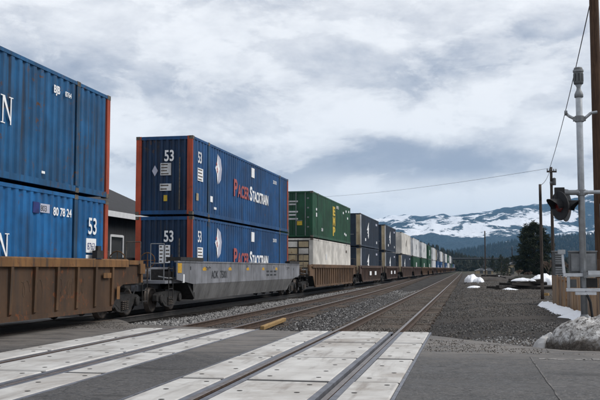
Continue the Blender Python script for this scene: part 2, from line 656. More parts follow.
M['mound'] = m_mound()
M['ice'] = m_snow("gritty_ice", 1.0, (0.50, 0.49, 0.48))


def m_mountain():
    t = NT("snowy_forested_mountain")
    p = t.pos()
    mp = t.n.new("ShaderNodeMapping")
    mp.inputs["Scale"].default_value = (0.001, 0.00045, 0.0016)
    t.l.new(p, mp.inputs["Vector"])
    v = mp.outputs[0]
    s = t.sep(p)
    n = t.noise(v, 2.6, 10, 0.66, 0.5)
    n2 = t.noise(v, 9.0, 8, 0.7)
    n3 = t.noise(v, 0.9, 3)
    f = t.math('ADD', t.math('MULTIPLY', n, 0.56), t.math('ADD', t.math('MULTIPLY', n2, 0.36), t.math('MULTIPLY', n3, 0.12)))
    # open snowfields lie on the middle slopes, closed forest on the low ones
    low = t.rmap(s[2], 110, 210, -0.12, 0.0)
    hi = t.rmap(s[2], 340, 500, 0.0, -0.075)
    f = t.math('ADD', f, t.math('ADD', low, hi))
    n5 = t.noise(v, 70.0, 6, 0.75)
    forest = t.mix(t.rmap(n5, 0.38, 0.62), (0.004, 0.009, 0.012), (0.040, 0.058, 0.066))
    c = t.mix(t.rmap(f, 0.490, 0.525), forest, (0.86, 0.87, 0.90))
    t.bump(t.math('ADD', n2, t.math('MULTIPLY', n5, 0.5)), 0.5, 40)
    return t.done(c, 0.9, 0, 0.1)


M['mountain'] = m_mountain()
M['hill'] = plain("forest_floor", (0.022, 0.022, 0.016), 0.95, 0, 0.4, 0.05)


def m_foliage(name, a, b):
    t = NT(name)
    g = t.n.new("ShaderNodeNewGeometry")
    v = t.vec((1, 1, 1))
    n = t.noise(v, 1.1, 4)
    c = t.mix(g.outputs["Random Per Island"], a, b)
    c = t.mix(t.rmap(n, 0.35, 0.7, 0, 0.6), c, scale_c(a, 0.7))
    return t.done(c, 0.8, 0, 0.2)


M['pine'] = m_foliage("pine_needles", (0.012, 0.018, 0.009), (0.050, 0.058, 0.026))
M['far_pine'] = m_foliage("far_pine_needles", (0.013, 0.017, 0.012), (0.036, 0.040, 0.026))
M['bark'] = plain("bark", (0.07, 0.05, 0.038), 0.9, 0, 0.4, 8, 0.4)
M['twig'] = plain("bare_twigs", (0.16, 0.115, 0.085), 0.9, 0, 0.35, 3)
M['roof'] = plain("charcoal_shingle", (0.027, 0.027, 0.030), 0.85, 0, 0.2, 3)
M['siding'] = plain("dark_grey_siding", (0.028, 0.029, 0.031), 0.8, 0, 0.15, 2)
M['trim'] = plain("white_trim_paint", (0.66, 0.67, 0.68), 0.6, 0, 0.08, 4)
M['window_glass'] = plain("window_glass", (0.02, 0.022, 0.025), 0.08, 0, 0.2, 2, 0, 0.6)


def m_rail():
    t = NT("rusty_rail_side")
    v = t.vec((1, 1, 1), "Object")
    n = t.noise(v, 9, 6, 0.65)
    c = t.mix(t.rmap(n, 0.3, 0.7), (0.035, 0.023, 0.017), (0.085, 0.055, 0.040))
    return t.done(c, 0.8, 0, 0.3)


M['rail_side'] = m_rail()
M['rail_top'] = plain("worn_rail_head", (0.17, 0.145, 0.135), 0.42, 0.6, 0.25, 6)
M['filler'] = plain("grey_rubber_filler", (0.12, 0.125, 0.145), 0.55, 0, 0.3, 6)
M['groove'] = plain("flangeway_grit", (0.075, 0.055, 0.045), 0.9, 0, 0.4, 14, 0.4)
M['hole'] = plain("dark_pocket", (0.025, 0.022, 0.02), 0.9)
M['line_paint'] = plain("worn_white_line", (0.17, 0.162, 0.155), 0.9, 0, 0.7, 5)
M['seam'] = plain("dusty_seam", (0.105, 0.10, 0.096), 0.95, 0, 0.6, 3)
M['rust_rib'] = painted_steel("rusty_stiffener_paint", (0.088, 0.048, 0.023), 0.9, 0.9, (0.10, 0.035, 0.015), 0.75)
M['tie_dark'] = wood("dark_tie_timber", (0.045, 0.037, 0.032), (0.020, 0.017, 0.015), 3.0, 'x', 0.6)  # darker tie timber, for the train's track and the timber piles

# ================================================================== SETTING
def lerp_table(tab):
    def f(y):
        if y <= tab[0][0]:
            (a, b), (c, d) = tab[0], tab[1]
            return b + (d - b) * (y - a) / (c - a)
        for i in range(len(tab) - 1):
            (a, b), (c, d) = tab[i], tab[i + 1]
            if y <= c:
                return b + (d - b) * (y - a) / (c - a)
        return tab[-1][1]
    return f


def sstep(a, b, x):
    t = max(0.0, min(1.0, (x - a) / (b - a)))
    return t * t * (3 - 2 * t)


_side = lerp_table([(0, -10.15), (23, -9.85), (50, -9.47), (75, -9.12), (100, -8.72), (125, -8.4), (180, -7.95), (300, -6.8), (450, -5.1), (700, -2.6)])


def x_train(y):
    """centre line of the track the train stands on (smoothed)"""
    return sum(_side(y + k * 6) for k in range(-2, 3)) / 5 - 1.30


def x_main(y):
    return -2.38 - 0.000006 * max(0, y - 60) ** 2


def x_mid(y):
    t = sstep(40, 240, y)
    return -6.6 * (1 - t) + x_train(y) * t


def nz(x, y, s, k=0.0):
    return mnoise.noise(Vector((x * s, y * s, k)))


def ground_z(x, y):
    z = -0.23
    z += 0.15 * sstep(-0.9, 0.6, x)
    z += 0.05 * nz(x, y, 0.35) + 0.025 * nz(x, y, 1.1, 3)
    if -13.5 < x < 0 and y < 200:          # shallow swales between the ballast shoulders
        d = min(abs(x - x_main(y)), abs(x - x_mid(y)), abs(x - x_train(y)))
        z -= 0.16 * sstep(1.35, 2.2, d) * (1 if x < -3 else 0.3)
    if y < 19 or (x < -8 and y < 24):
        z = min(z, -0.07)
    return z


def axis_steps(segs):
    out = []
    for a, b, n in segs:
        out += [a + (b - a) * i / n for i in range(n)]
    return out + [segs[-1][1]]


gx = axis_steps([(-12000, -600, 8), (-600, -60, 10), (-60, -14, 12), (-14, 8, 64), (8, 60, 16), (60, 600, 10), (600, 12000, 8)])
gy = axis_steps([(-400, -20, 6), (-20, 16, 10), (16, 70, 120), (70, 200, 60), (200, 1200, 30), (1200, 13000, 10)])
g = MB()
nx = len(gx)
g.v = [(x, y, ground_z(x, y)) for y in gy for x in gx]
g.f = [(j * nx + i, j * nx + i + 1, (j + 1) * nx + i + 1, (j + 1) * nx + i) for j in range(len(gy) - 1) for i in range(nx - 1)]
g.m = [0] * len(g.f)
tag(g.build("ground", M['gravel'], smooth=True), "dark grey and brown gravel ground beside the tracks", kind="structure")

# ---- road
_edge = lerp_table([(-60, 26.0), (-12, 25.3), (-10.2, 24.6), (-8.9, 22.4), (-5.0, 21.0), (-4.0, 20.6), (-0.8, 19.9), (0.4, 18.3), (1.6, 16.9), (4, 16.2), (60, 15.5)])
xs = sorted(set([-2.38 - 1.548, -2.38 + 1.548, -6.6 - 1.548, -6.6 + 1.548] + [-60, -40, -25] + [-14 + 0.25 * i for i in range(int(20 / 0.25) + 1)] + [8, 14, 25, 60]))
r = MB()
top, low = [], []
for x in xs:
    e = _edge(x) + (0.16 * nz(x, 0, 1.3, 5) + 0.08 * nz(x, 0, 4.1, 8) if -14 <= x <= 6 else 0)
    top.append((x, e))
n = len(xs)
vs = [(x, -30, 0) for x in xs] + [(x, e, 0) for x, e in top] + [(x, e + 0.10, -0.09) for x, e in top]
def in_crossing(i):
    m = (xs[i] + xs[i + 1]) / 2
    return abs(m + 2.38) < 1.548 or abs(m + 6.6) < 1.548


base_n = len(vs)
fill = []
for i in range(n - 1):
    if in_crossing(i):
        ye = (20.75 if abs((xs[i] + xs[i + 1]) / 2 + 2.38) < 1.548 else 21.05) - .1
        if min(top[i][1], top[i + 1][1]) > ye:
            vs += [(xs[i], ye, -.004), (xs[i + 1], ye, -.004)]
            fill.append((len(vs) - 2, len(vs) - 1, n + i + 1, n + i))
fs = [(i, i + 1, n + i + 1, n + i) for i in range(n - 1) if not in_crossing(i)] + fill + [(n + i, n + i + 1, 2 * n + i + 1, 2 * n + i) for i in range(n - 1)]
r.add(vs, fs)
tag(r.build("road", M['asphalt']), "worn dark asphalt road crossing the railway tracks", kind="structure")

# paler asphalt lane on the right, beyond a seam running away from the camera
r = MB()
ys = [-2 + 0.3 * i for i in range(60)]
ys = [y for y in ys if y < 15.6]
left = [(1.03 + 0.05 * nz(0, y, 0.9) + 0.012 * nz(0, y, 5), y) for y in ys]
vs = [(x, y, 0.005) for x, y in left] + [(14, y, 0.005) for x, y in left]
k = len(left)
r.add(vs, [(i, k + i, k + i + 1, i + 1) for i in range(k - 1)])
tag(r.build("pavement", M['asphalt_pale']), "slightly paler asphalt right of the lengthwise seam", kind="structure")
# tar seam
r = MB()
vs = [(x - 0.012 - 0.01 * nz(y, 0, 3), y, 0.0075) for x, y in left] + [(x + 0.010, y, 0.0075) for x, y in left]
r.add(vs, [(i, k + i, k + i + 1, i + 1) for i in range(k - 1)])
tag(r.build("road_seam", M['seam']), "thin pale seam between two asphalt lanes", kind="structure")
# worn white stop bar along the road edge on the right
r = MB()
for j in range(26):
    x0 = 1.15 + j * 0.14
    if random.random() < 0.92:
        yy = 15.02 + 0.05 * nz(x0, 0, 2) - 0.02 * x0
        r.box(x0, x0 + random.uniform(0.10, 0.19), yy, yy + random.uniform(0.08, 0.24), 0.0, 0.010)
tag(r.build("road_marking", M['line_paint']), "broken remains of a white line near the gravel heap", kind="structure")

# ---- tracks
RAIL = [(-0.07, -0.17), (0.07, -0.17), (0.07, -0.155), (0.012, -0.13), (0.012, -0.045), (0.037, -0.035), (0.037, -0.006), (0.030, 0.0),
        (-0.030, 0.0), (-0.037, -0.006), (-0.037, -0.035), (-0.012, -0.045), (-0.012, -0.13), (-0.07, -0.155)]


def rail_mesh(xf, dx, y0, y1):
    b = MB()
    ys = axis_steps([(y0, 60, 14), (60, 200, 28), (200, y1, 24)])
    n = len(RAIL)
    vs = []
    for y in ys:
        cx = xf(y) + dx
        vs += [(cx + p, y, q + 0.012) for p, q in RAIL]
    fs, mi = [], []
    for j in range(len(ys) - 1):
        for i in range(n):
            b.add([], [])
            fs.append((j * n + i, j * n + (i + 1) % n, (j + 1) * n + (i + 1) % n, (j + 1) * n + i))
            mi.append(1 if i in (6, 7, 8) else 0)
    b.v = [tuple(v) for v in vs]
    b.f = fs
    b.m = mi
    return b


def tie_mesh():
    b = MB()
    h = [(-0.115, -0.36), (0.115, -0.36), (0.115, -0.175), (0.10, -0.158), (-0.10, -0.158), (-0.115, -0.175)]
    b.prism(h, 'x', -1.3, 1.3)
    return b.mesh("tie", M['tie'])


TIE = tie_mesh()
SPIKE = MB().box(-0.085, 0.085, -0.09, 0.09, -0.158, -0.146).mesh("tie_plate", M['rail_side'])


def railway(label, xf, y0, y1, tie0, tie1, plates=False, tie=None, side=None):
    t = empty("railway_track", (0, 0, 0), 0, label, None, None, "structure")
    for s in (-0.7525, 0.7525):
        rail_mesh(xf, s, y0, y1).build("rail", [side or M['rail_side'], M['rail_top']], t)
    y = tie0
    far = MB()
    while y < y1 - 5:
        a = math.atan((xf(y + 1) - xf(y)))
        jx, jy, ja = random.uniform(-.05, .05), random.uniform(-.03, .03), random.uniform(-.012, .012)
        if y < tie1:
            o = link("tie", tie or TIE, t, (xf(y) + jx, y + jy, random.uniform(-0.02, 0.008)), (0, random.uniform(-.004, .004), -a + ja))
            if plates and y < 45:
                for s in (-0.7525, 0.7525):
                    link("tie_plate", SPIKE, o, (s - jx, 0, 0))
        elif y < 260:
            Mx = Matrix.Translation((xf(y) + jx, y + jy, 0)) @ Matrix.Rotation(-a + ja, 4, 'Z')
            far.box(-1.3, 1.3, -0.11, 0.11, -0.3, -0.16, M=Mx)
        y += 0.51
    if far.v:
        tag(far.build("far_ties", M['tie'], t), kind="stuff")
    return t


railway("empty nearest railway track with rusty rails on timber ties", x_main, -12, 700, 21.1, 90, True)
railway("middle railway track of rusty rails between train and nearest track", x_mid, -12, 240, 21.4, 75)
TIE_DARK = TIE.copy()
TIE_DARK.materials[0] = M['tie_dark']
railway("railway track under the standing container train", x_train, -12, 700, 25.6, 60, False, TIE_DARK, M['truck'])  # darker ties and rail sides on this track only

# ---- concrete crossing panels
HOLE = MB().lathe([(0.036, 0.0), (0.036, 0.003)], 8).mesh("lifting_pocket", M['hole'])


def panel_mesh(w, L):
    b = MB()
    e = 0.018
    b.add([(-w / 2, 0, -0.16), (w / 2, 0, -0.16), (w / 2, L, -0.16), (-w / 2, L, -0.16),
           (-w / 2, 0, -e), (w / 2, 0, -e), (w / 2, L, -e), (-w / 2, L, -e),
           (-w / 2 + e, e, 0), (w / 2 - e, e, 0), (w / 2 - e, L - e, 0), (-w / 2 + e, L - e, 0)],
          [(0, 1, 5, 4), (1, 2, 6, 5), (2, 3, 7, 6), (3, 0, 4, 7), (4, 5, 9, 8), (5, 6, 10, 9), (6, 7, 11, 10), (7, 4, 8, 11), (8, 9, 10, 11)])
    return b.mesh("panel", M['concrete'])


def crossing(xc, ends, label, hz=0.014):
    t = empty("grade_crossing", (xc, 0, 0), 0, label, "rail crossing")
    L = 3.05
    pm = {'gauge_panel': panel_mesh(1.12, L - 0.13), 'field_panel': panel_mesh(0.60, L - 0.13)}
    y = ends
    while y > 1:
        y -= L
        for nm, cx, w in (('field_panel', -1.19, 0.60), ('gauge_panel', 0, 1.12), ('field_panel', 1.19, 0.60)):
            p = link(nm, pm[nm], t, (cx, y, hz + random.uniform(-0.008, 0.008)), (random.uniform(-.0015, .0015), random.uniform(-.003, .003), random.uniform(-.003, .003)))
            cols = (-0.36, 0.36) if w > 1 else (-0.13, 0.15)
            for q, yy in enumerate((0.35, 1.05, 1.9, 2.65)):
                for hx in cols:
                    if (w < 1 and (q + (hx > 0)) % 2) or random.random() < .12:
                        continue
                    link("lifting_pocket", HOLE, p, (hx + random.uniform(-.03, .03), yy + random.uniform(-.04, .04), 0.0005), (0, 0, random.random()))
        for cx, w in ((-1.19, .60), (0, 1.12), (1.19, .60)):
            MB().box(cx - w / 2, cx + w / 2, y - .125, y - .006, -.12, hz - .010).build("joint_filler", M['gap_dark'], t)
        for s in (-1, 1):
            # rubber filler either side of the rail, grit in the flangeway
            b = MB().box(0.0, 0.085, 0, L, -0.14, 0.0)
            link("rubber_filler", bpy.data.meshes.get("filler_strip") or b.mesh("filler_strip", M['filler']), t,
                 (s * 0.7525 + (0.050 if s > 0 else -0.135), y, 0.004))
            link("rubber_filler", bpy.data.meshes["filler_strip"], t, (s * 0.7525 - (0.19 if s > 0 else -0.105), y, 0.004))
    MB().box(-1.5, 1.5, -1, ends - .05, -0.3, -0.152).build("joint_bed", M['gap_dark'], t)
    for s in (-1, 1):
        MB().box(s * 0.7525 - 0.25, s * 0.7525 + 0.25, -1, ends, -0.15, -0.055).build("flangeway_grit", M['groove'], t)
        MB().prism([(s * 1.505, -0.1), (s * 1.545, -0.1), (s * 1.545, 0.006), (s * 1.505, 0.012)], 'y', -1, ends).build("edge_angle", M['filler'], t)
    return t


crossing(-2.38, 20.75, "pale concrete panel crossing on the nearest empty track")
crossing(-6.6, 21.05, "pale concrete panel crossing on the middle track")
# low timber crossing strip at the train's own track
t = empty("plank_crossing", (0, 0, 0), 0, "dark timber strips lying along the train's rail in the asphalt", "rail crossing")
for s in (-1, 1):
    MB().box(x_train(20) + s * 0.7525 + 0.06, x_train(20) + s * 0.7525 + 0.22, 12, 24.3, -0.1, 0.012).build("plank", M['tie'], t)


# ---- gravel scattered as instanced stones
def scatter(name, label, rects, dens, smin, smax, mat, seed, hide_fn=None, lift=0.018):
    """uncountable stones on patches; rects: (x0f, x1f, y0, y1)"""
    b = MB()
    for x0, x1, y0, y1 in rects:
        n = max(1, int((y1 - y0) / 0.8))
        m = 12
        for j in range(n):
            ya, yb = y0 + (y1 - y0) * j / n, y0 + (y1 - y0) * (j + 1) / n
            for i in range(m):
                q = []
                for yy, fx in ((ya, i), (ya, i + 1), (yb, i + 1), (yb, i)):
                    xa = x0(yy) if callable(x0) else x0
                    xb = x1(yy) if callable(x1) else x1
                    x = xa + (xb - xa) * fx / m
                    q.append((x, yy, 0.006 if name == "asphalt_grit" and yy < _edge(x) - .1 else ground_z(x, yy) + lift))
                if hide_fn and hide_fn(q):
                    continue
                b.add(q, [(0, 1, 2, 3)])
    o = b.build(name, mat)
    tag(o, label, None, None, "stuff")
    gt = bpy.data.node_groups.new(name, 'GeometryNodeTree')
    gt.interface.new_socket("Geometry", in_out='INPUT', socket_type='NodeSocketGeometry')
    gt.interface.new_socket("Geometry", in_out='OUTPUT', socket_type='NodeSocketGeometry')
    N, Lk = gt.nodes, gt.links
    gi, go = N.new("NodeGroupInput"), N.new("NodeGroupOutput")
    dp = N.new("GeometryNodeDistributePointsOnFaces")
    dp.inputs["Density"].default_value = dens
    dp.inputs["Seed"].default_value = seed
    ico = N.new("GeometryNodeMeshIcoSphere")
    ico.inputs["Radius"].default_value = 1.0
    ico.inputs["Subdivisions"].default_value = 1
    sm = N.new("GeometryNodeSetMaterial")
    sm.inputs["Material"].default_value = mat
    ip = N.new("GeometryNodeInstanceOnPoints")
    rv = N.new("FunctionNodeRandomValue")
    rv.data_type = 'FLOAT_VECTOR'
    rv.inputs["Min"].default_value = (smin, smin, smin * 0.6)
    rv.inputs["Max"].default_value = (smax, smax, smax * 0.75)
    rr = N.new("FunctionNodeRandomValue")
    rr.data_type = 'FLOAT_VECTOR'
    rr.inputs["Max"].default_value = (6.28, 6.28, 6.28)
    Lk.new(gi.outputs[0], dp.inputs["Mesh"])
    Lk.new(dp.outputs["Points"], ip.inputs["Points"])
    Lk.new(ico.outputs["Mesh"], sm.inputs["Geometry"])
    Lk.new(sm.outputs["Geometry"], ip.inputs["Instance"])
    Lk.new(rv.outputs[0], ip.inputs["Scale"])
    Lk.new(rr.outputs[0], ip.inputs["Rotation"])
    Lk.new(ip.outputs["Instances"], go.inputs[0])
    md = o.modifiers.new("scatter", 'NODES')
    md.node_group = gt
    return o


def patchy(th, sc=0.45, k=0.0):
    return lambda q: nz(q[0][0], q[0][1] * .6, sc, k) + random.uniform(-.12, .12) > th


def off(f, d):
    return lambda y: f(y) + d


scatter("pale_ballast", "pale grey crushed ballast between train and middle track",
        [(off(x_train, 1.0), off(x_mid, -1.35), 24.2, 60), (lambda y: -9.6, off(x_mid, -1.3), 22.3, 24.2)], 170, 0.022, 0.05, M['stone_light'], 1)
scatter("pale_ballast", "pale grey crushed ballast far along the train",
        [(off(x_train, 1.0), off(x_mid, -1.4), 60, 110)], 60, 0.03, 0.06, M['stone_light'], 2)
scatter("dark_ballast", "dark crushed ballast between the middle and nearest tracks",
        [(off(x_mid, 1.3), off(x_main, -1.25), 20.9, 60)], 150, 0.020, 0.046, M['stone_dark'], 3)
scatter("mixed_ballast", "scattered lighter stones between the middle and nearest tracks",
        [(off(x_mid, 1.3), off(x_main, -1.25), 20.9, 70)], 28, 0.022, 0.05, M['stone_light'], 4)
scatter("track_ballast", "dark stones between the ties of the middle track",
        [(off(x_mid, -1.3), off(x_mid, 1.3), 22.1, 55)], 130, 0.020, 0.042, M['stone_dark'], 5, lift=0.045)
scatter("track_grit", "brown grit and stones between the ties of the nearest track",
        [(off(x_main, -1.25), off(x_main, 1.25), 20.9, 60)], 150, 0.016, 0.036, M['stone_brown'], 6, lift=0.055)
scatter("gravel_yard", "dark gravel of the yard right of the nearest track",
        [(off(x_main, 1.3), 3.4, 20.2, 42), (-0.3, 3.4, 18.6, 20.2), (1.6, 4.5, 16.9, 18.6)], 60, 0.006, 0.030, M['stone_grey'], 7, patchy(.05))
scatter("gravel_yard", "dark gravel farther back in the yard",
        [(off(x_main, 1.3), 3.6, 42, 60)], 24, 0.010, 0.034, M['stone_grey'], 17, patchy(.0, .4, 8))
scatter("gravel_yard", "sparse dark stones at the far end of the yard",
        [(off(x_main, 1.3), 5.5, 60, 105)], 7, 0.015, 0.05, M['stone_grey'], 18, patchy(.0, .3, 9))
scatter("gravel_yard", "lighter stones strewn over the dark gravel yard",
        [(off(x_main, 1.3), 3.4, 20.2, 46), (-0.6, 3.2, 18.2, 20.4), (1.2, 4.0, 16.6, 18.4)], 26, 0.006, 0.030, M['stone_brown'], 8, patchy(.0, .6, 4))
scatter("gravel_yard", "lighter stones strewn over the far part of the yard",
        [(off(x_main, 1.3), 5.0, 46, 100)], 9, 0.015, 0.045, M['stone_brown'], 19)
scatter("asphalt_grit", "fine loose grit lying on the road edge",
        [(-0.8, 3.6, 16.0, 19.6), (-10.5, -8.3, 20.5, 24.0)], 110, 0.005, 0.016, M['stone_brown'], 23)
scatter("edge_gravel", "pale gravel spilled along the broken road edge",
        [(-0.9, 2.2, 18.0, 20.4), (0.6, 4.2, 16.4, 18.2), (-10.2, -8.4, 21.6, 25.4)], 70, 0.012, 0.034, M['stone_light'], 9)

# ---- mountains (real terrain about 5-9 km away)
_ridge = lerp_table([(-30, 0.050), (-9, 0.050), (-5.2, 0.0525), (-4.4, 0.0545), (-2.7, 0.0570), (-2.2, 0.0600), (-1.1, 0.0615), (0.9, 0.0645), (2.2, 0.0680),
                     (3.5, 0.0705), (6.2, 0.0715), (8.7, 0.0700), (12, 0.072), (30, 0.066)])


def fbm(x, y, o, k=0.0):
    a, s, t = 1.0, 1.0, 0.0
    for i in range(o):
        t += a * mnoise.noise(Vector((x * s, y * s, k + i * 7.3)))
        a *= 0.5
        s *= 2.03
    return t


b = MB()
NA, NR = 340, 70
for j in range(NR + 1):
    rr = 3600 + (9800 - 3600) * j / NR
    for i in range(NA + 1):
        az = -22 + 44 * i / NA
        a = R(az)
        u = (rr - 3600) / (8300 - 3600)
        prof = sstep(0, 1, u) if u <= 1 else 1 - 0.5 * sstep(1, 1.35, u)
        x, y = rr * math.sin(a), rr * math.cos(a)
        crest = _ridge(az) * 8300
        h = crest * (0.12 + 0.88 * prof ** 0.85) * (1 + 0.30 * fbm(x * 0.0011, y * 0.0006, 5, 2) * (1 - 0.82 * sstep(0.7, 1.0, u)))
        h += 26 * fbm(x * 0.004, y * 0.003, 4, 9) * sstep(0, .3, u)
        b.v.append((x, y, h - 30))
for j in range(NR):
    for i in range(NA):
        q = j * (NA + 1) + i
        b.f.append((q, q + 1, q + NA + 2, q + NA + 1))
b.m = [0] * len(b.f)
tag(b.build("mountain_range", M['mountain'], smooth=True), "long snow-patched forested mountain ridge on the horizon", kind="structure")

# ---- dark forested hill and low forest behind the tracks
_h1 = lerp_table([(-30, 0.036), (-9, 0.036), (-3.5, 0.036), (-2.0, 0.028), (0, 0.016), (1.5, 0.009), (3.2, 0.006), (6, 0.006), (30, 0.008)])
_h2 = lerp_table([(-30, 0.016), (-1, 0.016), (1.0, 0.022), (3.0, 0.028), (5.0, 0.033), (9, 0.036), (30, 0.036)])


def ridge_mesh(name, label, hf, r0, r1, crest_u, mat, kscale):
    b = MB()
    na, nr = 150, 18
    for j in range(nr + 1):
        u = j / nr
        rr = r0 + (r1 - r0) * u
        for i in range(na + 1):
            az = -22 + 44 * i / na
            a = R(az)
            x, y = rr * math.sin(a), rr * math.cos(a)
            p = sstep(0, crest_u, u) if u < crest_u else 1 - sstep(crest_u, 1.0, u)
            h = hf(az) * (r0 + (r1 - r0) * crest_u) * p * (1 + 0.12 * fbm(x * kscale, y * kscale, 3, 4))
            b.v.append((x, y, h - 0.6))
    for j in range(nr):
        for i in range(na):
            q = j * (na + 1) + i
            b.f.append((q, q + 1, q + na + 2, q + na + 1))
    b.m = [0] * len(b.f)
    o = b.build(name, mat, smooth=True)
    tag(o, label, kind="structure")
    return o


ridge_mesh("hill", "dark forested hill rising behind the far end of the train", lambda a: max(0.0, _h1(a) - 0.010), 620, 1150, 0.6, M['hill'], 0.01)
ridge_mesh("foothill", "low blue-dark forested foothill below the mountains", _h2, 2300, 3500, 0.55, M['hill'], 0.003)


def conifer(b, x, y, z, h, w):
    """small far tree: ragged stacked skirts"""
    n = 5
    lay = 4
    a0 = random.random() * 6
    for k in range(lay):
        z0 = z + h * (0.08 + 0.72 * k / lay)
        z1 = z + h * min(1.0, 0.42 + 0.60 * (k + 0.4) / lay)
        rr = w * (1 - 0.78 * k / lay) * random.uniform(0.8, 1.15)
        vs = [(x, y, z1)]
        for i in range(n):
            t = a0 + k + 2 * math.pi * i / n
            q = rr * random.uniform(0.65, 1.1)
            vs.append((x + q * math.cos(t), y + q * math.sin(t), z0 + random.uniform(-.04, .06) * h))
        b.add(vs, [(0, 1 + i, 1 + (i + 1) % n) for i in range(n)])


def forest(name, label, hf, r0, r1, crest_u, count, az0, az1, h0, h1):
    b = MB()
    for i in range(count):
        az = random.uniform(az0, az1)
        u = random.random()
        rr = r0 + (r1 - r0) * u
        a = R(az)
        p = sstep(0, crest_u, u) if u < crest_u else 1 - sstep(crest_u, 1.0, u)
        z = hf(az) * (r0 + (r1 - r0) * crest_u) * p * 0.97 - 1
        h = random.uniform(h0, h1)
        conifer(b, rr * math.sin(a), rr * math.cos(a), z, h, h * random.uniform(0.16, 0.26))
    tag(b.build(name, M['far_pine']), label, kind="stuff")


forest("forest", "dark far conifer wood covering the hill behind the train", lambda a: max(0.0, _h1(a) - 0.010), 620, 900, 0.9, 4200, -14, 12, 7, 13)
forest("forest", "low dark conifer wood along the foot of the mountains", _h2, 2350, 3050, 0.8, 7000, -6, 14, 12, 24)

# ================================================================== TRAIN
H = 2.896
_mc = {}


def cached(key, fn):
    if key not in _mc:
        _mc[key] = fn()
    return _mc[key]


def corrugated_side(L, y0, y1, z0, z1, xo, depth, pitch):
    """trapezoid corrugation, outer plane at xo"""
    n = max(1, round((y1 - y0) / pitch))
    p = (y1 - y0) / n
    prof = []
    for i in range(n):
        a = y0 + i * p
        prof += [(a, xo - depth), (a + p * 0.16, xo - depth), (a + p * 0.30, xo), (a + p * 0.70, xo), (a + p * 0.84, xo - depth)]
    prof.append((y1, xo - depth))
    b = MB()
    k = len(prof)
    b.add([(x, y, z0) for y, x in prof] + [(x, y, z1) for y, x in prof], [(i, i + 1, k + i + 1, k + i) for i in range(k - 1)])
    return b


def corrugated_end(x0, x1, z0, z1, yo, depth, pitch):
    b = corrugated_side(0, x0, x1, z0, z1, yo, depth, pitch)
    b.v = [(y, -x, z) for x, y, z in b.v]
    return b


def star_logo():
    b = MB()
    return b


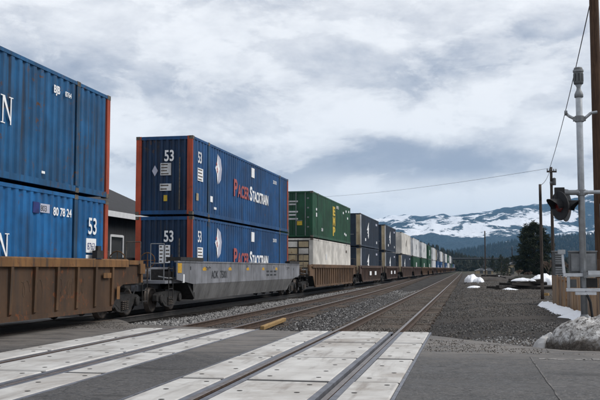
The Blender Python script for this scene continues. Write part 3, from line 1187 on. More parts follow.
def mk_container(yc, z0, L, kind, paint, posts, label, group, detail=2, w=1.30, end='corr', side_paint=None, H=H):
    """kind: 'ribbed' or 'smooth'; front end looks to -Y; origin on the bottom, middle"""
    a = math.atan2(x_train(yc + L / 2) - x_train(yc - L / 2), L)
    xc = (x_train(yc + L / 2) + x_train(yc - L / 2)) / 2
    t = empty("container", (xc + random.uniform(-.012, .012), yc, z0), -a + random.uniform(-.001, .001), label, "container", group)
    P, S = paint, posts
    hl = L / 2
    domestic = L > 14
    k = (L, kind, paint.name, posts.name, w, H)

    def part(nm, key, fn, mat, loc=None, rot=None, par=None):
        return link(nm, cached((nm, key) + k, lambda: fn().mesh(nm, mat)), par or t, loc, rot)

    # walls
    if kind == 'ribbed':
        segs = [(-hl + 0.06, hl - 0.06)]
        if domestic:
            q = 6.096
            segs = [(-hl + 0.07, -q - 0.09), (-q + 0.09, q - 0.09), (q + 0.09, hl - 0.20)]
        for s in (1, -1):
            for i, (ya, yb) in enumerate(segs):
                part("side_wall", ("sw", s, i), lambda: (lambda b: (setattr(b, 'v', [(s * x, y, z) for x, y, z in b.v]), b)[1])(
                    corrugated_side(L, ya, yb, 0.17, H - 0.10, w - 0.012, 0.042, 0.335 if domestic else 0.28)), P)
            if domestic:
                for q in (-6.096, 6.096):
                    part("mid_post", ("mp", s, q), lambda: MB().box(min(s * w, s * (w - .08)), max(s * w, s * (w - .08)), q - 0.09, q + 0.09, 0.05, H - 0.02), M["blue_post"] if "blue" in P.name else P)
    else:
        for s in (1, -1):
            n = 13 if L > 14 else 10
            ya, yb = -hl + 0.2, hl - 0.2
            for i in range(n):
                c, d = ya + (yb - ya) * i / n, ya + (yb - ya) * (i + 1) / n
                part("side_panel", ("sp", s, i), lambda: MB().box(min(s * (w - .03), s * (w - .012)), max(s * (w - .03), s * (w - .012)), c + 0.006, d - 0.006, 0.17, H - 0.10), side_paint or P)
            part("inner_wall", ("iw", s), lambda: MB().box(min(s * (w - .05), s * (w - .031)), max(s * (w - .05), s * (w - .031)), ya, yb, 0.15, H - 0.09), M['gap_dark'])
    for s in (1, -1):
        lo, hi = (w - .07, w) if s > 0 else (-w, -w + .07)
        part("bottom_rail", ("br", s), lambda: MB().box(lo, hi, -hl + 0.16, hl - 0.16, 0.02, 0.17), P)
        part("top_rail", ("tr", s), lambda: MB().box(lo, hi, -hl + 0.16, hl - 0.16, H - 0.10, H - 0.012), P)
    rn = 24 if detail > 1 else 2
    part("roof", ("rf",), lambda: MB().box(-w + 0.02, w - 0.02, -hl + 0.05, hl - 0.05, H - 0.06, H - 0.03), P)
    # posts: front ones show on the end face, rear ones on the flank
    for s in (1, -1):
        if domestic:
            part("corner_post", ("cpf", s), lambda: MB().prism([(s * w, -hl), (s * w, -hl + .065), (s * (w - .06), -hl + .09), (s * (w - .24), -hl + .09), (s * (w - .24), -hl)][::s], 'z', 0.02, H), S)
            part("corner_post", ("cpr", s), lambda: MB().box(min(s * w, s * (w - .12)), max(s * w, s * (w - .12)), hl - 0.20, hl, 0.02, H), S)
        else:
            part("corner_post", ("cpf", s), lambda: MB().box(min(s * w, s * (w - .16)), max(s * w, s * (w - .16)), -hl, -hl + .14, 0.02, H), S)
            part("corner_post", ("cpr", s), lambda: MB().box(min(s * w, s * (w - .16)), max(s * w, s * (w - .16)), hl - .14, hl, 0.02, H), S)
    # castings
    for s in (1, -1):
        for q in ((-hl + .09, hl - .09) + ((-6.096, 6.096) if domestic else ())):
            for zz in (0.0, H - 0.118):
                part("corner_casting", ("cc", s, q, zz), lambda: MB().box(min(s * (w + .006), s * (w - .16)), max(s * (w + .006), s * (w - .16)), q - .096, q + .096, zz, zz + 0.121), M['casting'])
    # end walls
    ew = w - 0.24 if domestic else w - 0.16
    part("end_header", ("eh",), lambda: MB().box(-ew, ew, -hl + .005, -hl + .12, H - 0.13, H - 0.005), P)
    part("end_sill", ("es",), lambda: MB().box(-ew, ew, -hl + .005, -hl + .12, 0.02, 0.16), P)
    if end == 'corr':
        part("end_wall", ("ew",), lambda: corrugated_end(-ew, ew, 0.16, H - 0.13, -(-hl + 0.02), 0.045, 0.27), M['blue_end_shaded'] if P is M['blue_deep'] else P)
    elif end == 'doors':
        for s in (-1, 1):
            d = part("door", ("dr", s), lambda: MB().box(min(s * .01, s * ew), max(s * .01, s * ew), -hl + .03, -hl + .07, 0.17, H - 0.14), P)
            if detail > 1:
                for xx in (0.22, 0.78):
                    part("lock_rod", ("lr", s, xx), lambda: MB().tube((s * xx * ew, -hl + .0, 0.10), (s * xx * ew, -hl + .0, H - 0.09), 0.022, n=6), M['galv_dull'], par=d)
                for zz in (0.6, 1.2, 1.8, 2.4):
                    part("hinge", ("hg", s, zz), lambda: MB().box(min(s * (ew - .12), s * ew), max(s * (ew - .12), s * ew), -hl + .015, -hl + .05, zz, zz + 0.09), M['galv_dull'], par=d)
                part("door_handle", ("dh", s), lambda: MB().box(min(s * .2 * ew, s * .6 * ew), max(s * .2 * ew, s * .6 * ew), -hl - .005, -hl + .02, 1.02, 1.06), M['galv_dull'], par=d)
    elif end == 'reefer':
        part("end_frame", ("ef",), lambda: MB().box(-ew, ew, -hl + .05, -hl + .09, 0.16, H - 0.13), M['gap_dark'])
        nx_, nz_ = 3, 6
        for i in range(nx_):
            for j in range(nz_):
                xa = -ew + 2 * ew * i / nx_
                za = 0.18 + (H - 0.34) * j / nz_
                part("end_panel", ("ep", i, j), lambda: MB().box(xa + .04, xa + 2 * ew / nx_ - .05, -hl + .02, -hl + .06, za + .03, za + (H - 0.34) / nz_ - .05), M['cream'] if (i + j) % 3 else P)
        for xx in (-0.33, 0.34):
            part("lock_rod", ("lr2", xx), lambda: MB().tube((xx * 2 * ew / 1.0 * .5, -hl - .005, .1), (xx * ew, -hl - .005, H - .1), 0.025, n=6), M['gap_dark'])
    part("rear_wall", ("rw",), lambda: MB().box(-w + .12, w - .12, hl - .08, hl - .05, 0.05, H - 0.05), P)
    t["_hl"] = hl
    return t


def side_text(t, body, y, z, size, mat, bold=0.0, squeeze=1.0, w=1.30):
    return link("lettering", text_mesh(body, size, mat, bold, squeeze), t, (w + 0.004, y, z), ROT_SIDE)


def fit_text(t, body, y0, y1, z, h, mat, bold=0.03):
    """lettering stretched to an exact width and height on the flank"""
    me = text_mesh(body, 1.0, mat, bold)
    vx = [v.co.x for v in me.vertices]
    vy = [v.co.y for v in me.vertices]
    sx, sy = (y1 - y0) / (max(vx) - min(vx)), h / (max(vy) - min(vy))
    o = link("lettering", me, t, (1.304, y0 - min(vx) * sx, z - min(vy) * sy), ROT_SIDE)
    o.scale = (sx, sy, 1)
    return o


def side_plate(t, y0, y1, z0, z1, mat, name="label_plate", w=1.30):
    return MB().box(w - 0.02, w + 0.003, y0, y1, z0, z1).build(name, mat, t)


def end_plate(t, x0, x1, z0, z1, mat, name="label_plate"):
    hl = t["_hl"]
    return MB().box(x0, x1, -hl - 0.004, -hl + 0.03, z0, z1).build(name, mat, t)


def end_text(t, body, x, z, size, mat, bold=0.0, squeeze=1.0):
    return link("lettering", text_mesh(body, size, mat, bold, squeeze), t, (x, -t["_hl"] - 0.006, z), ROT_END)


def serif_n(t, y, z, h):
    """big white serif capital N"""
    b = MB()
    w = h * 0.80
    th = h * 0.10

    def q(pts):
        b.prism([(y + p[0], z + p[1]) for p in pts], 'x', 1.300, 1.304)
    q([(th, 0), (th * 1.7, 0), (th * 1.7, h), (th, h)])
    q([(w - th * 1.7, 0), (w - th, 0), (w - th, h), (w - th * 1.7, h)])
    q([(th * 0.6, h), (w - th * 1.0, 0), (w - th * 1.0, 0.02 * h), (w - th * 1.7, 0.25 * h), (th * 2.4, h)])
    for a, c in ((0, 0), (w - th * 2.8, 1), (-th * .4, 1)):
        q([(a, c * (h - th * .35)), (a + th * 2.8, c * (h - th * .35)), (a + th * 2.8, c * (h - th * .35) + th * .35), (a, c * (h - th * .35) + th * .35)])
    # laid in front of the first pieces by a hair so no faces coincide
    for i, p in enumerate(b.v):
        b.v[i] = (p[0] + 0.0006 * (i // 10), p[1], p[2])
    return b.build("lettering", M['letter_white'], t)


def compass_logo(t, y, z, s):
    b = MB()
    c = [(0.10, 0.55), (0.42, 0.42), (0.58, 0.05), (0.46, -0.38), (0.16, -0.56), (0.02, -0.3), (0.02, 0.3)]
    b.prism([(y + p * s, z + q * s) for p, q in c], 'x', 1.29, 1.303)
    b.build("emblem", M['lilac'], t)
    b = MB()
    c = [(0.02, 0.58), (0.11, 0.22), (0.30, 0.02), (0.12, -0.18), (0.02, -0.58), (-0.06, -0.2), (-0.26, 0.0), (-0.06, 0.2)]
    b.prism([(y + p * s, z + q * s) for p, q in c], 'x', 1.29, 1.306)
    b.build("emblem", M['letter_white'], t)
    b = MB()
    for p, q in ((-0.10, 0.16), (0.0, -0.1), (-0.04, 0.0)):
        b.prism([(y + (p - .07) * s, z + q * s), (y + p * s, z + (q - .09) * s), (y + (p + .07) * s, z + q * s), (y + p * s, z + (q + .09) * s)], 'x', 1.29, 1.308 + p * 0.01)
    b.build("emblem", M['letter_red'], t)


# ---------------------------------------------------------------- well cars
def wheel_mesh():
    Mx = Matrix.Rotation(math.pi / 2, 4, 'Y')
    b = MB()
    b.lathe([(0.10, -0.02), (0.10, 0.06), (0.13, 0.075), (0.16, 0.04), (0.33, 0.02), (0.35, 0.055), (0.42, 0.055), (0.425, -0.05), (0.455, -0.065), (0.455, -0.085), (0.3, -0.085)], 20, Mx)
    return b.mesh("wheel", M['wheel_face'], True)


def frame_mesh():
    # cast truck side frame: bow shape with two openings suggested by arms
    b = MB()
    out = [(-1.22, 0.40), (-1.22, 0.58), (-1.02, 0.66), (-0.55, 0.70), (0.55, 0.70), (1.02, 0.66), (1.22, 0.58), (1.22, 0.40), (1.02, 0.36), (0.78, 0.42), (0.50, 0.22), (0.20, 0.16),
           (-0.20, 0.16), (-0.50, 0.22), (-0.78, 0.42), (-1.02, 0.36)]
    b.prism(out, 'x', -0.07, 0.07)
    for s in (-1, 1):
        b.prism([(s * 0.72, 0.46), (s * 0.34, 0.26), (s * 0.30, 0.55), (s * 0.55, 0.60)][::s], 'x', -0.03, 0.078)
        Mx = Matrix.Translation((0.0, s * 0.90, 0.455)) @ Matrix.Rotation(math.pi / 2, 4, 'Y')
        b.lathe([(0.14, 0.03), (0.14, 0.13), (0.10, 0.15)], 12, Mx)
    return b.mesh("side_frame", M['truck'])


def spring_mesh():
    b = MB()
    for y in (-0.16, 0.0, 0.16):
        for k in range(5):
            b.lathe([(0.055, 0.24 + k * 0.055), (0.07, 0.255 + k * 0.055), (0.055, 0.275 + k * 0.055)], 8, Matrix.Translation((0.085, y, 0)))
    return b.mesh("spring", M['wheel_face'])


WHEEL, FRAME, SPRING = wheel_mesh(), frame_mesh(), spring_mesh()
AXLE = MB().tube((-0.72, 0, 0), (0.72, 0, 0), 0.08, n=8).mesh("axle", M['truck'])
BOLSTER = MB().box(-1.0, 1.0, -0.2, 0.2, 0.45, 0.75).mesh("bolster", M['truck'])


def add_truck(t, y, full=True):
    k = empty("truck", (0, y, 0.02), 0, parent=t)
    for s in (-1, 1):
        link("side_frame", FRAME, k, (s * 1.02, 0, 0), (0, 0, 0 if s > 0 else math.pi))
        link("spring", SPRING, k, (s * 1.02, 0, 0), (0, 0, 0 if s > 0 else math.pi))
    link("bolster", BOLSTER, k)
    for yy in (-0.90, 0.90):
        if full:
            link("axle", AXLE, k, (0, yy, 0.455))
        for s in (-1, 1):
            link("wheel", WHEEL, k, (s * 0.76, yy, 0.435), (0, 0, 0 if s > 0 else math.pi))
    return k


def side_poly(W, zb, zs):
    """well-car flank outline (y, z): deep between the trucks, stepped up over them"""
    return [(-W - 0.15, zb), (W + 0.15, zb), (W + 0.75, zb + 0.62), (W + 0.95, 1.02), (W + 2.15, 1.04), (W + 2.35, 1.16), (W + 2.35, zs - .16),
            (-W - 2.35, zs - .16), (-W - 2.35, 1.16), (-W - 2.15, 1.04), (-W - 0.95, 1.02), (-W - 0.75, zb + 0.62)]


def mk_car(yc, L, style, mats, label, detail=2, pitch=1.0, marks=()):
    """style 'post' (stiffened sides) or 'bent' (smooth sides folded in below)"""
    span = L / 2 + 3.4
    a = math.atan2(x_train(yc + span) - x_train(yc - span), 2 * span)
    xc = (x_train(yc + span * .6) + x_train(yc - span * .6)) / 2
    t = empty("well_car", (xc, yc, 0.02), -a, label, "rail car", "well cars of the train")
    W = L / 2 - 0.15
    body, sill = mats
    zb, zs = 0.34, 1.74
    key = (L, style, body.name, sill.name, pitch)

    def part(nm, kk, fn, mat, par=None, loc=None):
        return link(nm, cached((nm, kk) + key, lambda: fn().mesh(nm, mat)), par or t, loc)
    hw = 1.50
    for s in (1, -1):
        if style == 'post':
            part("side_plate", ("sp", s), lambda: MB().prism(side_poly(W, zb, zs)[::s], 'x', s * (hw - .09), s * (hw - .06)), body)
            part("top_sill", ("ts", s), lambda: MB().prism([(s * (hw - .12), zs - .22), (s * (hw + .02), zs - .22), (s * (hw + .02), zs - .03), (s * (hw - .02), zs), (s * (hw - .12), zs)][::s], 'y', -W - 1.15, W + 1.15), sill)
            for e in (-1, 1):
                part("end_sill", ("el", s, e), lambda: MB().box(min(s * (hw - .12), s * (hw - .01)), max(s * (hw - .12), s * (hw - .01)), min(e * (W + 1.152), e * (W + 2.33)), max(e * (W + 1.152), e * (W + 2.33)), zs - .15, zs - .02), sill)
                part("push_pocket", ("pp", s, e), lambda: MB().box(min(s * (hw - .10), s * (hw + .03)), max(s * (hw - .10), s * (hw + .03)), min(e * (W + 2.0), e * (W + 2.40)), max(e * (W + 2.0), e * (W + 2.40)), zs - .42, zs - .12), sill)
                part("end_stanchion", ("sn", s, e), lambda: MB().box(min(s * (hw - .06), s * (hw + .01)), max(s * (hw - .06), s * (hw + .01)), min(e * (W + 2.12), e * (W + 2.26)), max(e * (W + 2.12), e * (W + 2.26)), 1.06, zs - .425), sill)
            part("bottom_sill", ("bs", s), lambda: MB().box(min(s * (hw - .14), s * (hw - .02)), max(s * (hw - .14), s * (hw - .02)), -W - .1, W + .1, zb - .02, zb + .09), body)
            n = max(2, round(2 * (W + 0.1) / pitch))
            for i in range(n + 1):
                y = -W - .1 + 2 * (W + .1) * i / n
                part("stiffener", ("st", s, i), lambda: MB().prism([(s * (hw - .062), zb + .095), (s * (hw - .015), zb + .14), (s * (hw + .012), zs - .225), (s * (hw - .062), zs - .225)][::-s], 'y', y - .055, y + .055), M['rust_rib'] if body is M['rust_car'] else body)
        else:
            up = [(-W - 2.25, 1.10), (-W - 0.55, 0.93), (W + 0.55, 0.93), (W + 2.25, 1.10), (W + 2.25, zs - .05), (-W - 2.25, zs - .05)]
            part("side_plate", ("sp", s), lambda: MB().prism(up[::s], 'x', s * (hw - .04), s * (hw - .01)), body)
            b = lambda: MB().add([(s * (hw - .012), -W - .55, .925), (s * (hw - .012), W + .55, .925), (s * (hw - .22), W - .1, zb), (s * (hw - .22), -W + .1, zb)], [(0, 1, 2, 3)[::-s]])
            part("lower_plate", ("lp", s), b, mats[1])
            part("top_sill", ("ts", s), lambda: MB().box(min(s * (hw - .12), s * (hw + .015)), max(s * (hw - .12), s * (hw + .015)), -W - 2.25, W + 2.25, zs - .05, zs), body)
            for e in (-1, 1):
                part("deck_cover", ("dc", s, e), lambda: MB().box(min(s * (hw - .5), s * (hw + .03)), max(s * (hw - .5), s * (hw + .03)), min(e * (W - .5), e * (W + 2.0)), max(e * (W - .5), e * (W + 2.0)), zs + .003, zs + .13), M['gap_dark'])
    part("well_floor", ("wf",), lambda: MB().box(-1.25, 1.25, -W, W, zb + .02, zb + .10), M['gap_dark'])
    for e in (-1, 1):
        lo, hi = sorted((e * (W + .05), e * (W + 2.9)))
        pl = part("end_platform", ("pf", e), lambda: MB().box(-1.30, 1.30, lo, hi, 0.98, 1.08).box(-0.35, 0.35, lo, hi, 0.72, 0.975), M['truck'] if style == 'post' else body)
        part("bulkhead", ("bh", e), lambda: MB().prism([(e * (W + .02), zb + .05), (e * (W + .08), zb + .05), (e * (W + .9), 0.97), (e * (W + .02), 0.97)][::e], 'x', -1.38, 1.38), M['truck'])
        part("coupler", ("cp", e), lambda: MB().box(-0.12, 0.12, min(e * (W + 2.6), e * (W + 3.35)), max(e * (W + 2.6), e * (W + 3.35)), 0.72, 0.97).box(-0.2, 0.2, min(e * (W + 3.2), e * (W + 3.62)), max(e * (W + 3.2), e * (W + 3.62)), 0.69, 1.0), M['truck'])
        if detail > 0:
            add_truck(t, e * (W + 1.85), detail > 1)
        if detail > 1:
            # end railings, grab irons, brake gear
            ye = e * (W + 2.78)
            part("handrail", ("hr", e), lambda: MB().path([(1.22, ye, 1.08), (1.22, ye, 2.30), (0.75, ye, 2.30), (0.75, ye, 1.08)], 0.015)
                 .path([(1.22, ye, 1.65), (0.75, ye, 1.65)], 0.018), M['galv_dull'] if style == 'bent' and e < 0 else M['casting'])
            part("handrail", ("hr2", e), lambda: MB().path([(-1.22, ye, 1.08), (-1.22, ye, 2.05), (-0.75, ye, 2.05), (-0.75, ye, 1.08)], 0.015), M['casting'])
            ld = lambda: MB().path([(1.42, e * (W + 2.45), 0.42), (1.42, e * (W + 2.45), 1.55)], .018).path([(1.42, e * (W + 2.85), 0.42), (1.42, e * (W + 2.85), 1.55)], .018)
            part("ladder_rail", ("ld", e), ld, M['truck'])
            for q in range(4):
                part("rung", ("rg", e, q), lambda: MB().tube((1.42, e * (W + 2.45), 0.48 + q * .33), (1.42, e * (W + 2.85), 0.48 + q * .33), .015, n=6), M['truck'])
            part("air_reservoir", ("ar", e), lambda: MB().tube((-0.6, e * (W + 1.0), 1.33), (0.75, e * (W + 1.0), 1.33), 0.20, n=12), sill if style == 'post' else body)
            part("brake_valve", ("bv", e), lambda: MB().box(0.35, 0.85, min(e * (W + 1.35), e * (W + 1.75)), max(e * (W + 1.35), e * (W + 1.75)), 1.083, 1.45)
                 .box(0.95, 1.25, min(e * (W + 1.9), e * (W + 2.2)), max(e * (W + 1.9), e * (W + 2.2)), 1.083, 1.38), sill if style == 'post' else M['truck'])
            part("air_hose", ("ah", e), lambda: MB().path([(0.3, e * (W + 2.9), 0.9), (0.32, e * (W + 3.2), 0.62), (0.25, e * (W + 3.5), 0.5)], 0.025), M['black'])
            part("brake_pipe", ("bp", e), lambda: MB().path([(1.30, e * (W + .4), 1.16), (1.30, e * (W + 2.7), 1.16), (1.05, e * (W + 2.85), 1.22)], 0.022), M['galv_dull'])
    t["_W"] = W
    return t


def brake_wheel(t, y, z):
    Mx = Matrix.Translation((0.55, y, z)) @ Matrix.Rotation(math.pi / 2, 4, 'X')
    b = MB()
    pts = [Mx @ Vector((0.26 * math.cos(i * .524), 0.26 * math.sin(i * .524), 0)) for i in range(13)]
    b.path(pts, 0.018)
    for i in range(0, 12, 3):
        b.path([pts[i], Mx @ Vector((0, 0, 0))], 0.013)
    b.tube((0.55, y, z), (0.55, y, 1.08), .03, n=6)
    b.build("brake_wheel", M['rust_sill'], t)


ORD = ["", "first", "second", "third", "fourth", "fifth", "sixth", "seventh", "eighth", "ninth", "tenth", "eleventh", "twelfth", "thirteenth", "fourteenth",
       "fifteenth", "sixteenth", "seventeenth", "eighteenth", "nineteenth", "twentieth", "twenty-first"]
L53, L45, L40 = 16.154, 13.716, 12.192
Z1 = 0.50
Z2 = Z1 + H + 0.06
GRP = "double-stacked containers on the train"

# ---- car 1 (rust brown, leaves the frame on the left)
y1 = 22.9 - L53 / 2
c = mk_car(y1, L53, 'post', (M['rust_car'], M['rust_sill']), "rust-brown well car with vertical stiffeners, cut by the left frame edge", 2, 1.04)
W1 = c["_W"]
brake_wheel(c, W1 + 2.55, 1.75)
MB().box(1.505, 1.515, W1 - 0.55, W1 - .05, 1.22, 1.36).build("label_plate", M['rust_sill'], c)
MB().box(1.505, 1.515, W1 + .35, W1 + .55, .62, .98).build("label_plate", M['rust_sill'], c)
MB().box(1.40, 1.54, W1 - 1.05, W1 - .65, zs_ := 1.745, 1.96).box(1.44, 1.52, W1 - .95, W1 - .75, 1.96, 2.08).build("guide_lug", M['gap_dark'], c)
# graffiti tag, thin pale strokes
b = MB()
random.seed(11)
for k in range(5):
    yy = W1 - 4.75 + k * 0.62 + (.4 if k > 1 else 0)
    pts = []
    for q in range(26):
        a = q * .5
        pts.append((1.442, yy + .018 * q + .10 * math.sin(a + k), .98 + .20 * math.cos(a * (1 + .17 * k)) + .07 * math.sin(a * .4)))
    b.path(pts[:17], 0.007, 4)
b.build("graffiti", plain("faded_chalk", (0.085, 0.058, 0.040), 0.9), c)

lo = mk_container(y1, Z1, L53, 'ribbed', M['blue'], M['red'], "bright blue lower container with red end post at the left frame edge", GRP)
side_text(lo, "53", L53 / 2 - 1.27, 1.92, 0.62, M['letter_white'], 0.008, 0.9)
side_plate(lo, L53 / 2 - 1.36, L53 / 2 - .76, 1.42, 1.80, M['letter_white'])
side_plate(lo, L53 / 2 - 1.36, L53 / 2 - .76, 1.25, 1.36, M['letter_white'])
side_text(lo, "8763", L53 / 2 - 1.30, 1.50, 0.26, M['dark_blue_print'], 0.002, 0.9)
side_plate(lo, L53 / 2 - 4.20, L53 / 2 - 3.90, 2.30, 2.56, M['dark_blue_print'])
side_plate(lo, L53 / 2 - 3.85, L53 / 2 - 3.40, 2.33, 2.54, M['lilac'])
side_text(lo, "803", L53 / 2 - 3.84, 2.36, 0.2, M['letter_black'], 0.002)
side_text(lo, "80 78 24", L53 / 2 - 3.22, 2.30, 0.28, M['letter_white'], 0.006, 0.98)
serif_n(lo, L53 / 2 - 5.72, 1.15, 0.62)
up = mk_container(y1, Z2, L53, 'ribbed', M['blue_worn'], M['red'], "blue upper container with rust stains and white N at the left frame edge", GRP)
serif_n(up, L53 / 2 - 5.72, 1.22, 0.62)
side_text(up, "BJB", L53 / 2 - 3.35, 2.36, 0.26, M['letter_white'], 0.008, 0.9)
side_text(up, "8764", L53 / 2 - 2.75, 2.37, 0.18, M['letter_white'], 0.004, 0.95)
side_plate(up, L53 / 2 - 3.85, L53 / 2 - 3.70, .30, .36, M['letter_white'])

# ---- car 2 (grey)
y2 = 30.2 + L53 / 2
c = mk_car(y2, L53, 'bent', (M['grey_car'], M['grey_car_low']), "grey smooth-sided well car with folded lower side and black number", 2)
W2 = c["_W"]


def car_text(t, body, y, z, size, mat, bold=0.004, sq=1.0, x=1.494):
    return link("lettering", text_mesh(body, size, mat, bold, sq), t, (x, y, z), ROT_SIDE)


car_text(c, "AOK", -W2 + 1.6, 1.11, 0.40, M['letter_black'], .010, 1.0)
car_text(c, "75001", -W2 + 2.75, 1.11, 0.40, M['letter_black'], .010, 1.0)
for i in range(2):
    for j in range(3):
        MB().box(1.485, 1.494, 2.4 + j * .75, 2.4 + j * .75 + .52, 1.30 - i * .17, 1.38 - i * .17).build("stencil", M['letter_black'], c)
for yy in (-W2 + .75, -W2 + 4.1, -W2 + 6.9, -W2 + 9.7, -W2 + 12.4):
    MB().prism([(yy - .2, 1.40), (yy + .2, 1.40), (yy + .24, 1.46), (yy + .1, 1.53), (yy - .1, 1.53), (yy - .24, 1.46)], 'x', 1.485, 1.495).build("reflector", M['yellow'], c)
MB().box(1.45, 1.505, -W2 - 2.20, -W2 - 1.80, 1.33, 1.66).build("label_plate", M['yellow'], c)
MB().box(1.45, 1.498, -W2 - 1.62, -W2 - 1.50, 0.99, 1.28).build("label_plate", M['letter_white'], c)
brake_wheel(c, -W2 - 2.55, 1.75)
for i in range(7):
    yy = -W2 + .4 + i * (2 * W2 - .8) / 6
    MB().box(1.486, 1.4935, yy - .012, yy + .012, .96, 1.69).build("weld_seam", M['grey_car_low'], c)
for yy, zz, l_ in ((-W2 - .9, 1.55, .10), (-1.2, 1.62, .09), (3.9, 1.6, .08), (W2 + .6, 1.5, .1)):
    MB().box(1.486, 1.496, yy, yy + l_, zz - .12, zz).build("stencil", M['letter_black'], c)
for yy in (-W2 + .9, W2 - 1.1):
    MB().path([(1.50, yy, 1.55), (1.55, yy, 1.50), (1.55, yy + .4, 1.50), (1.50, yy + .4, 1.55)], .012).build("grab_iron", M['gap_dark'], c)

for z, who in ((Z1, "lower"), (Z2, "upper")):
    t = mk_container(y2, z, L53, 'ribbed', M['blue_deep'], M['red'],
                     "deep blue %s container with red posts and white lettering on the grey car" % who, GRP)
    t.scale = (0.84, 1, 1)
    t.location.x += 1.30 * 0.16
    hl = L53 / 2
    fit_text(t, "P", -2.62, -2.06, 1.12, 0.74, M['letter_red'])
    fit_text(t, "ACER", -2.02, -0.12, 1.12, 0.56, M['letter_red'])
    fit_text(t, "S", 0.0, 0.42, 1.12, 0.66, M['letter_white'])
    fit_text(t, "TACKTRAIN", 0.46, 3.50, 1.12, 0.50, M['letter_white'])
    compass_logo(t, -5.0, 2.0, 1.05)
    side_text(t, "53", -hl + .62, 1.98, 0.58, M['letter_white'], 0.01, 0.8)
    side_plate(t, -hl + .62, -hl + 1.25, 1.30, 1.78, M['letter_white'])
    side_plate(t, 0.3, 0.82, 2.22, 2.66, M['letter_white'])
    side_text(t, "230 870", 4.5, 2.33, 0.24, M['letter_white'], 0.003)
    side_plate(t, -5.9, -5.6, .62, .85, M['letter_white'])
    side_plate(t, -5.4, -5.1, .36, .45, M['letter_white'])
    side_plate(t, -hl + .5, -hl + .72, .55, .82, M['cream'])
    end_text(t, "53", .0, 1.98, 0.56, M['letter_white'], 0.012, 0.85)
    if who == "upper":
        end_plate(t, -.16, .32, 1.45, 1.90, M['cool_white'])
        end_plate(t, -.18, .34, .88, 1.14, M['cool_white'])
        end_plate(t, 0, .16, .50, .72, M['letter_yellow'])
        MB().prism([(-.55, 1.62), (-.42, 1.82), (-.29, 1.62), (-.42, 1.42)], 'y', -hl - .004, -hl + .03).build("placard", M['lilac'], t)
    else:
        end_plate(t, -.20, 0.0, 1.20, 1.85, M['letter_white'])
        end_plate(t, .08, .30, 1.20, 1.85, M['letter_white'])
    def print_rows(x0, x1, z0, z1, n, end=True):
        for i in range(n):
            zz = z0 + (z1 - z0) * (i + .3) / n
            e_ = x0 + (x1 - x0) * random.uniform(.6, .95)
            bx = MB()
            if end:
                bx.box(x0 + .03, e_, -hl - .006, -hl - .002, zz, zz + .4 * (z1 - z0) / n)
            else:
                bx.box(1.30, 1.3055, x0 + .03, e_, zz, zz + .4 * (z1 - z0) / n)
            bx.build("small_print", M['casting'], t)
    if who == "upper":
        print_rows(-.16, .32, 1.45, 1.90, 4)
        print_rows(-.18, .34, .88, 1.14, 2)
    else:
        print_rows(-.20, 0, 1.2, 1.85, 5)
        print_rows(.08, .30, 1.2, 1.85, 5)
    print_rows(-hl + .62, -hl + 1.25, 1.30, 1.78, 4, False)
    MB().tube((0.72, -hl - .005, .2), (0.72, -hl - .005, 2.1), .028, n=6).build("vent_pipe", M['casting'], t)

# ---- car 3
y3 = 53.5 + L53 / 2
c = mk_car(y3, L53, 'post', (M['rust_car2'], M['rust_car2']), "orange-brown ribbed well car below the off-white container", 2, 0.85)
brake_wheel(c, -c["_W"] - 2.55, 1.75)
t = mk_container(y3, Z1, L53, 'smooth', M['white'], M['white'], "off-white smooth lower container with cream barred end under the green one", GRP, end='reefer')
MB().box(1.29, 1.303, -3.4, -3.0, 1.6, 1.95).build("label_plate", M['cool_white'], t)
MB().box(1.29, 1.303, 5.6, 6.2, 2.2, 2.4).build("label_plate", M['casting'], t)
t = mk_container(y3, Z2, L53, 'ribbed', M['green'], M['green'], "dark green upper container with yellow stacked lettering", GRP, end='doors')
for i, ch in enumerate("EMP"):
    fit_text(t, ch, -.50, .55, 1.80 - i * .72, 0.66, M['letter_yellow'], 0.06)
side_plate(t, -6.9, -6.6, 1.75, 1.9, M['letter_white'])
side_plate(t, -6.9, -6.6, 1.35, 1.6, M['letter_white'])
side_text(t, "UMX 53", 1.1, 2.4, .3, M['letter_white'], .004)
side_text(t, "8241", -5.0, .5, .3, M['letter_white'], .004)
for yy, zz in ((4.2, 2.2), (5.6, 2.4), (6.4, 1.9), (5.5, 0.55), (7.0, 2.45), (4.9, .62)):
    side_plate(t, yy, yy + .4, zz, zz + .16, M['letter_white'])
for i, zz in enumerate((2.2, 2.02, 1.55, 1.35, 1.1)):
    end_plate(t, -.3, .35 - .1 * (i % 2), zz, zz + .10, M['cool_white'])
end_plate(t, .30, .62, .75, 1.0, M['letter_yellow'])
end_plate(t, -1.05, -.85, 1.5, 1.9, M['letter_yellow'])
end_plate(t, -1.1, -.8, 2.1, 2.3, M['cool_white'])


# ---- the rest of the train
def wing_mark(t, y, z, s):
    b = MB()
    for k in range(3):
        b.prism([(y - s * .5 + k * .16 * s, z - s * (.1 + .15 * k)), (y + s * .3, z + s * (.35 - .3 * k)), (y + s * .12, z - s * (.12 + .22 * k))], 'x', 1.29, 1.303 + k * .002)
    b.build("emblem", M['letter_white'], t)


def edge_strip(t, L):
    MB().box(1.24, 1.306, -L / 2 - .003, -L / 2 + .30, 0.13, H - .13).build("corner_panel", M['cool_white'], t)
    MB().box(0.90, 1.24, -L / 2 - .01, -L / 2 + .02, 0.13, H - .13).build("corner_panel", M['cream'], t)


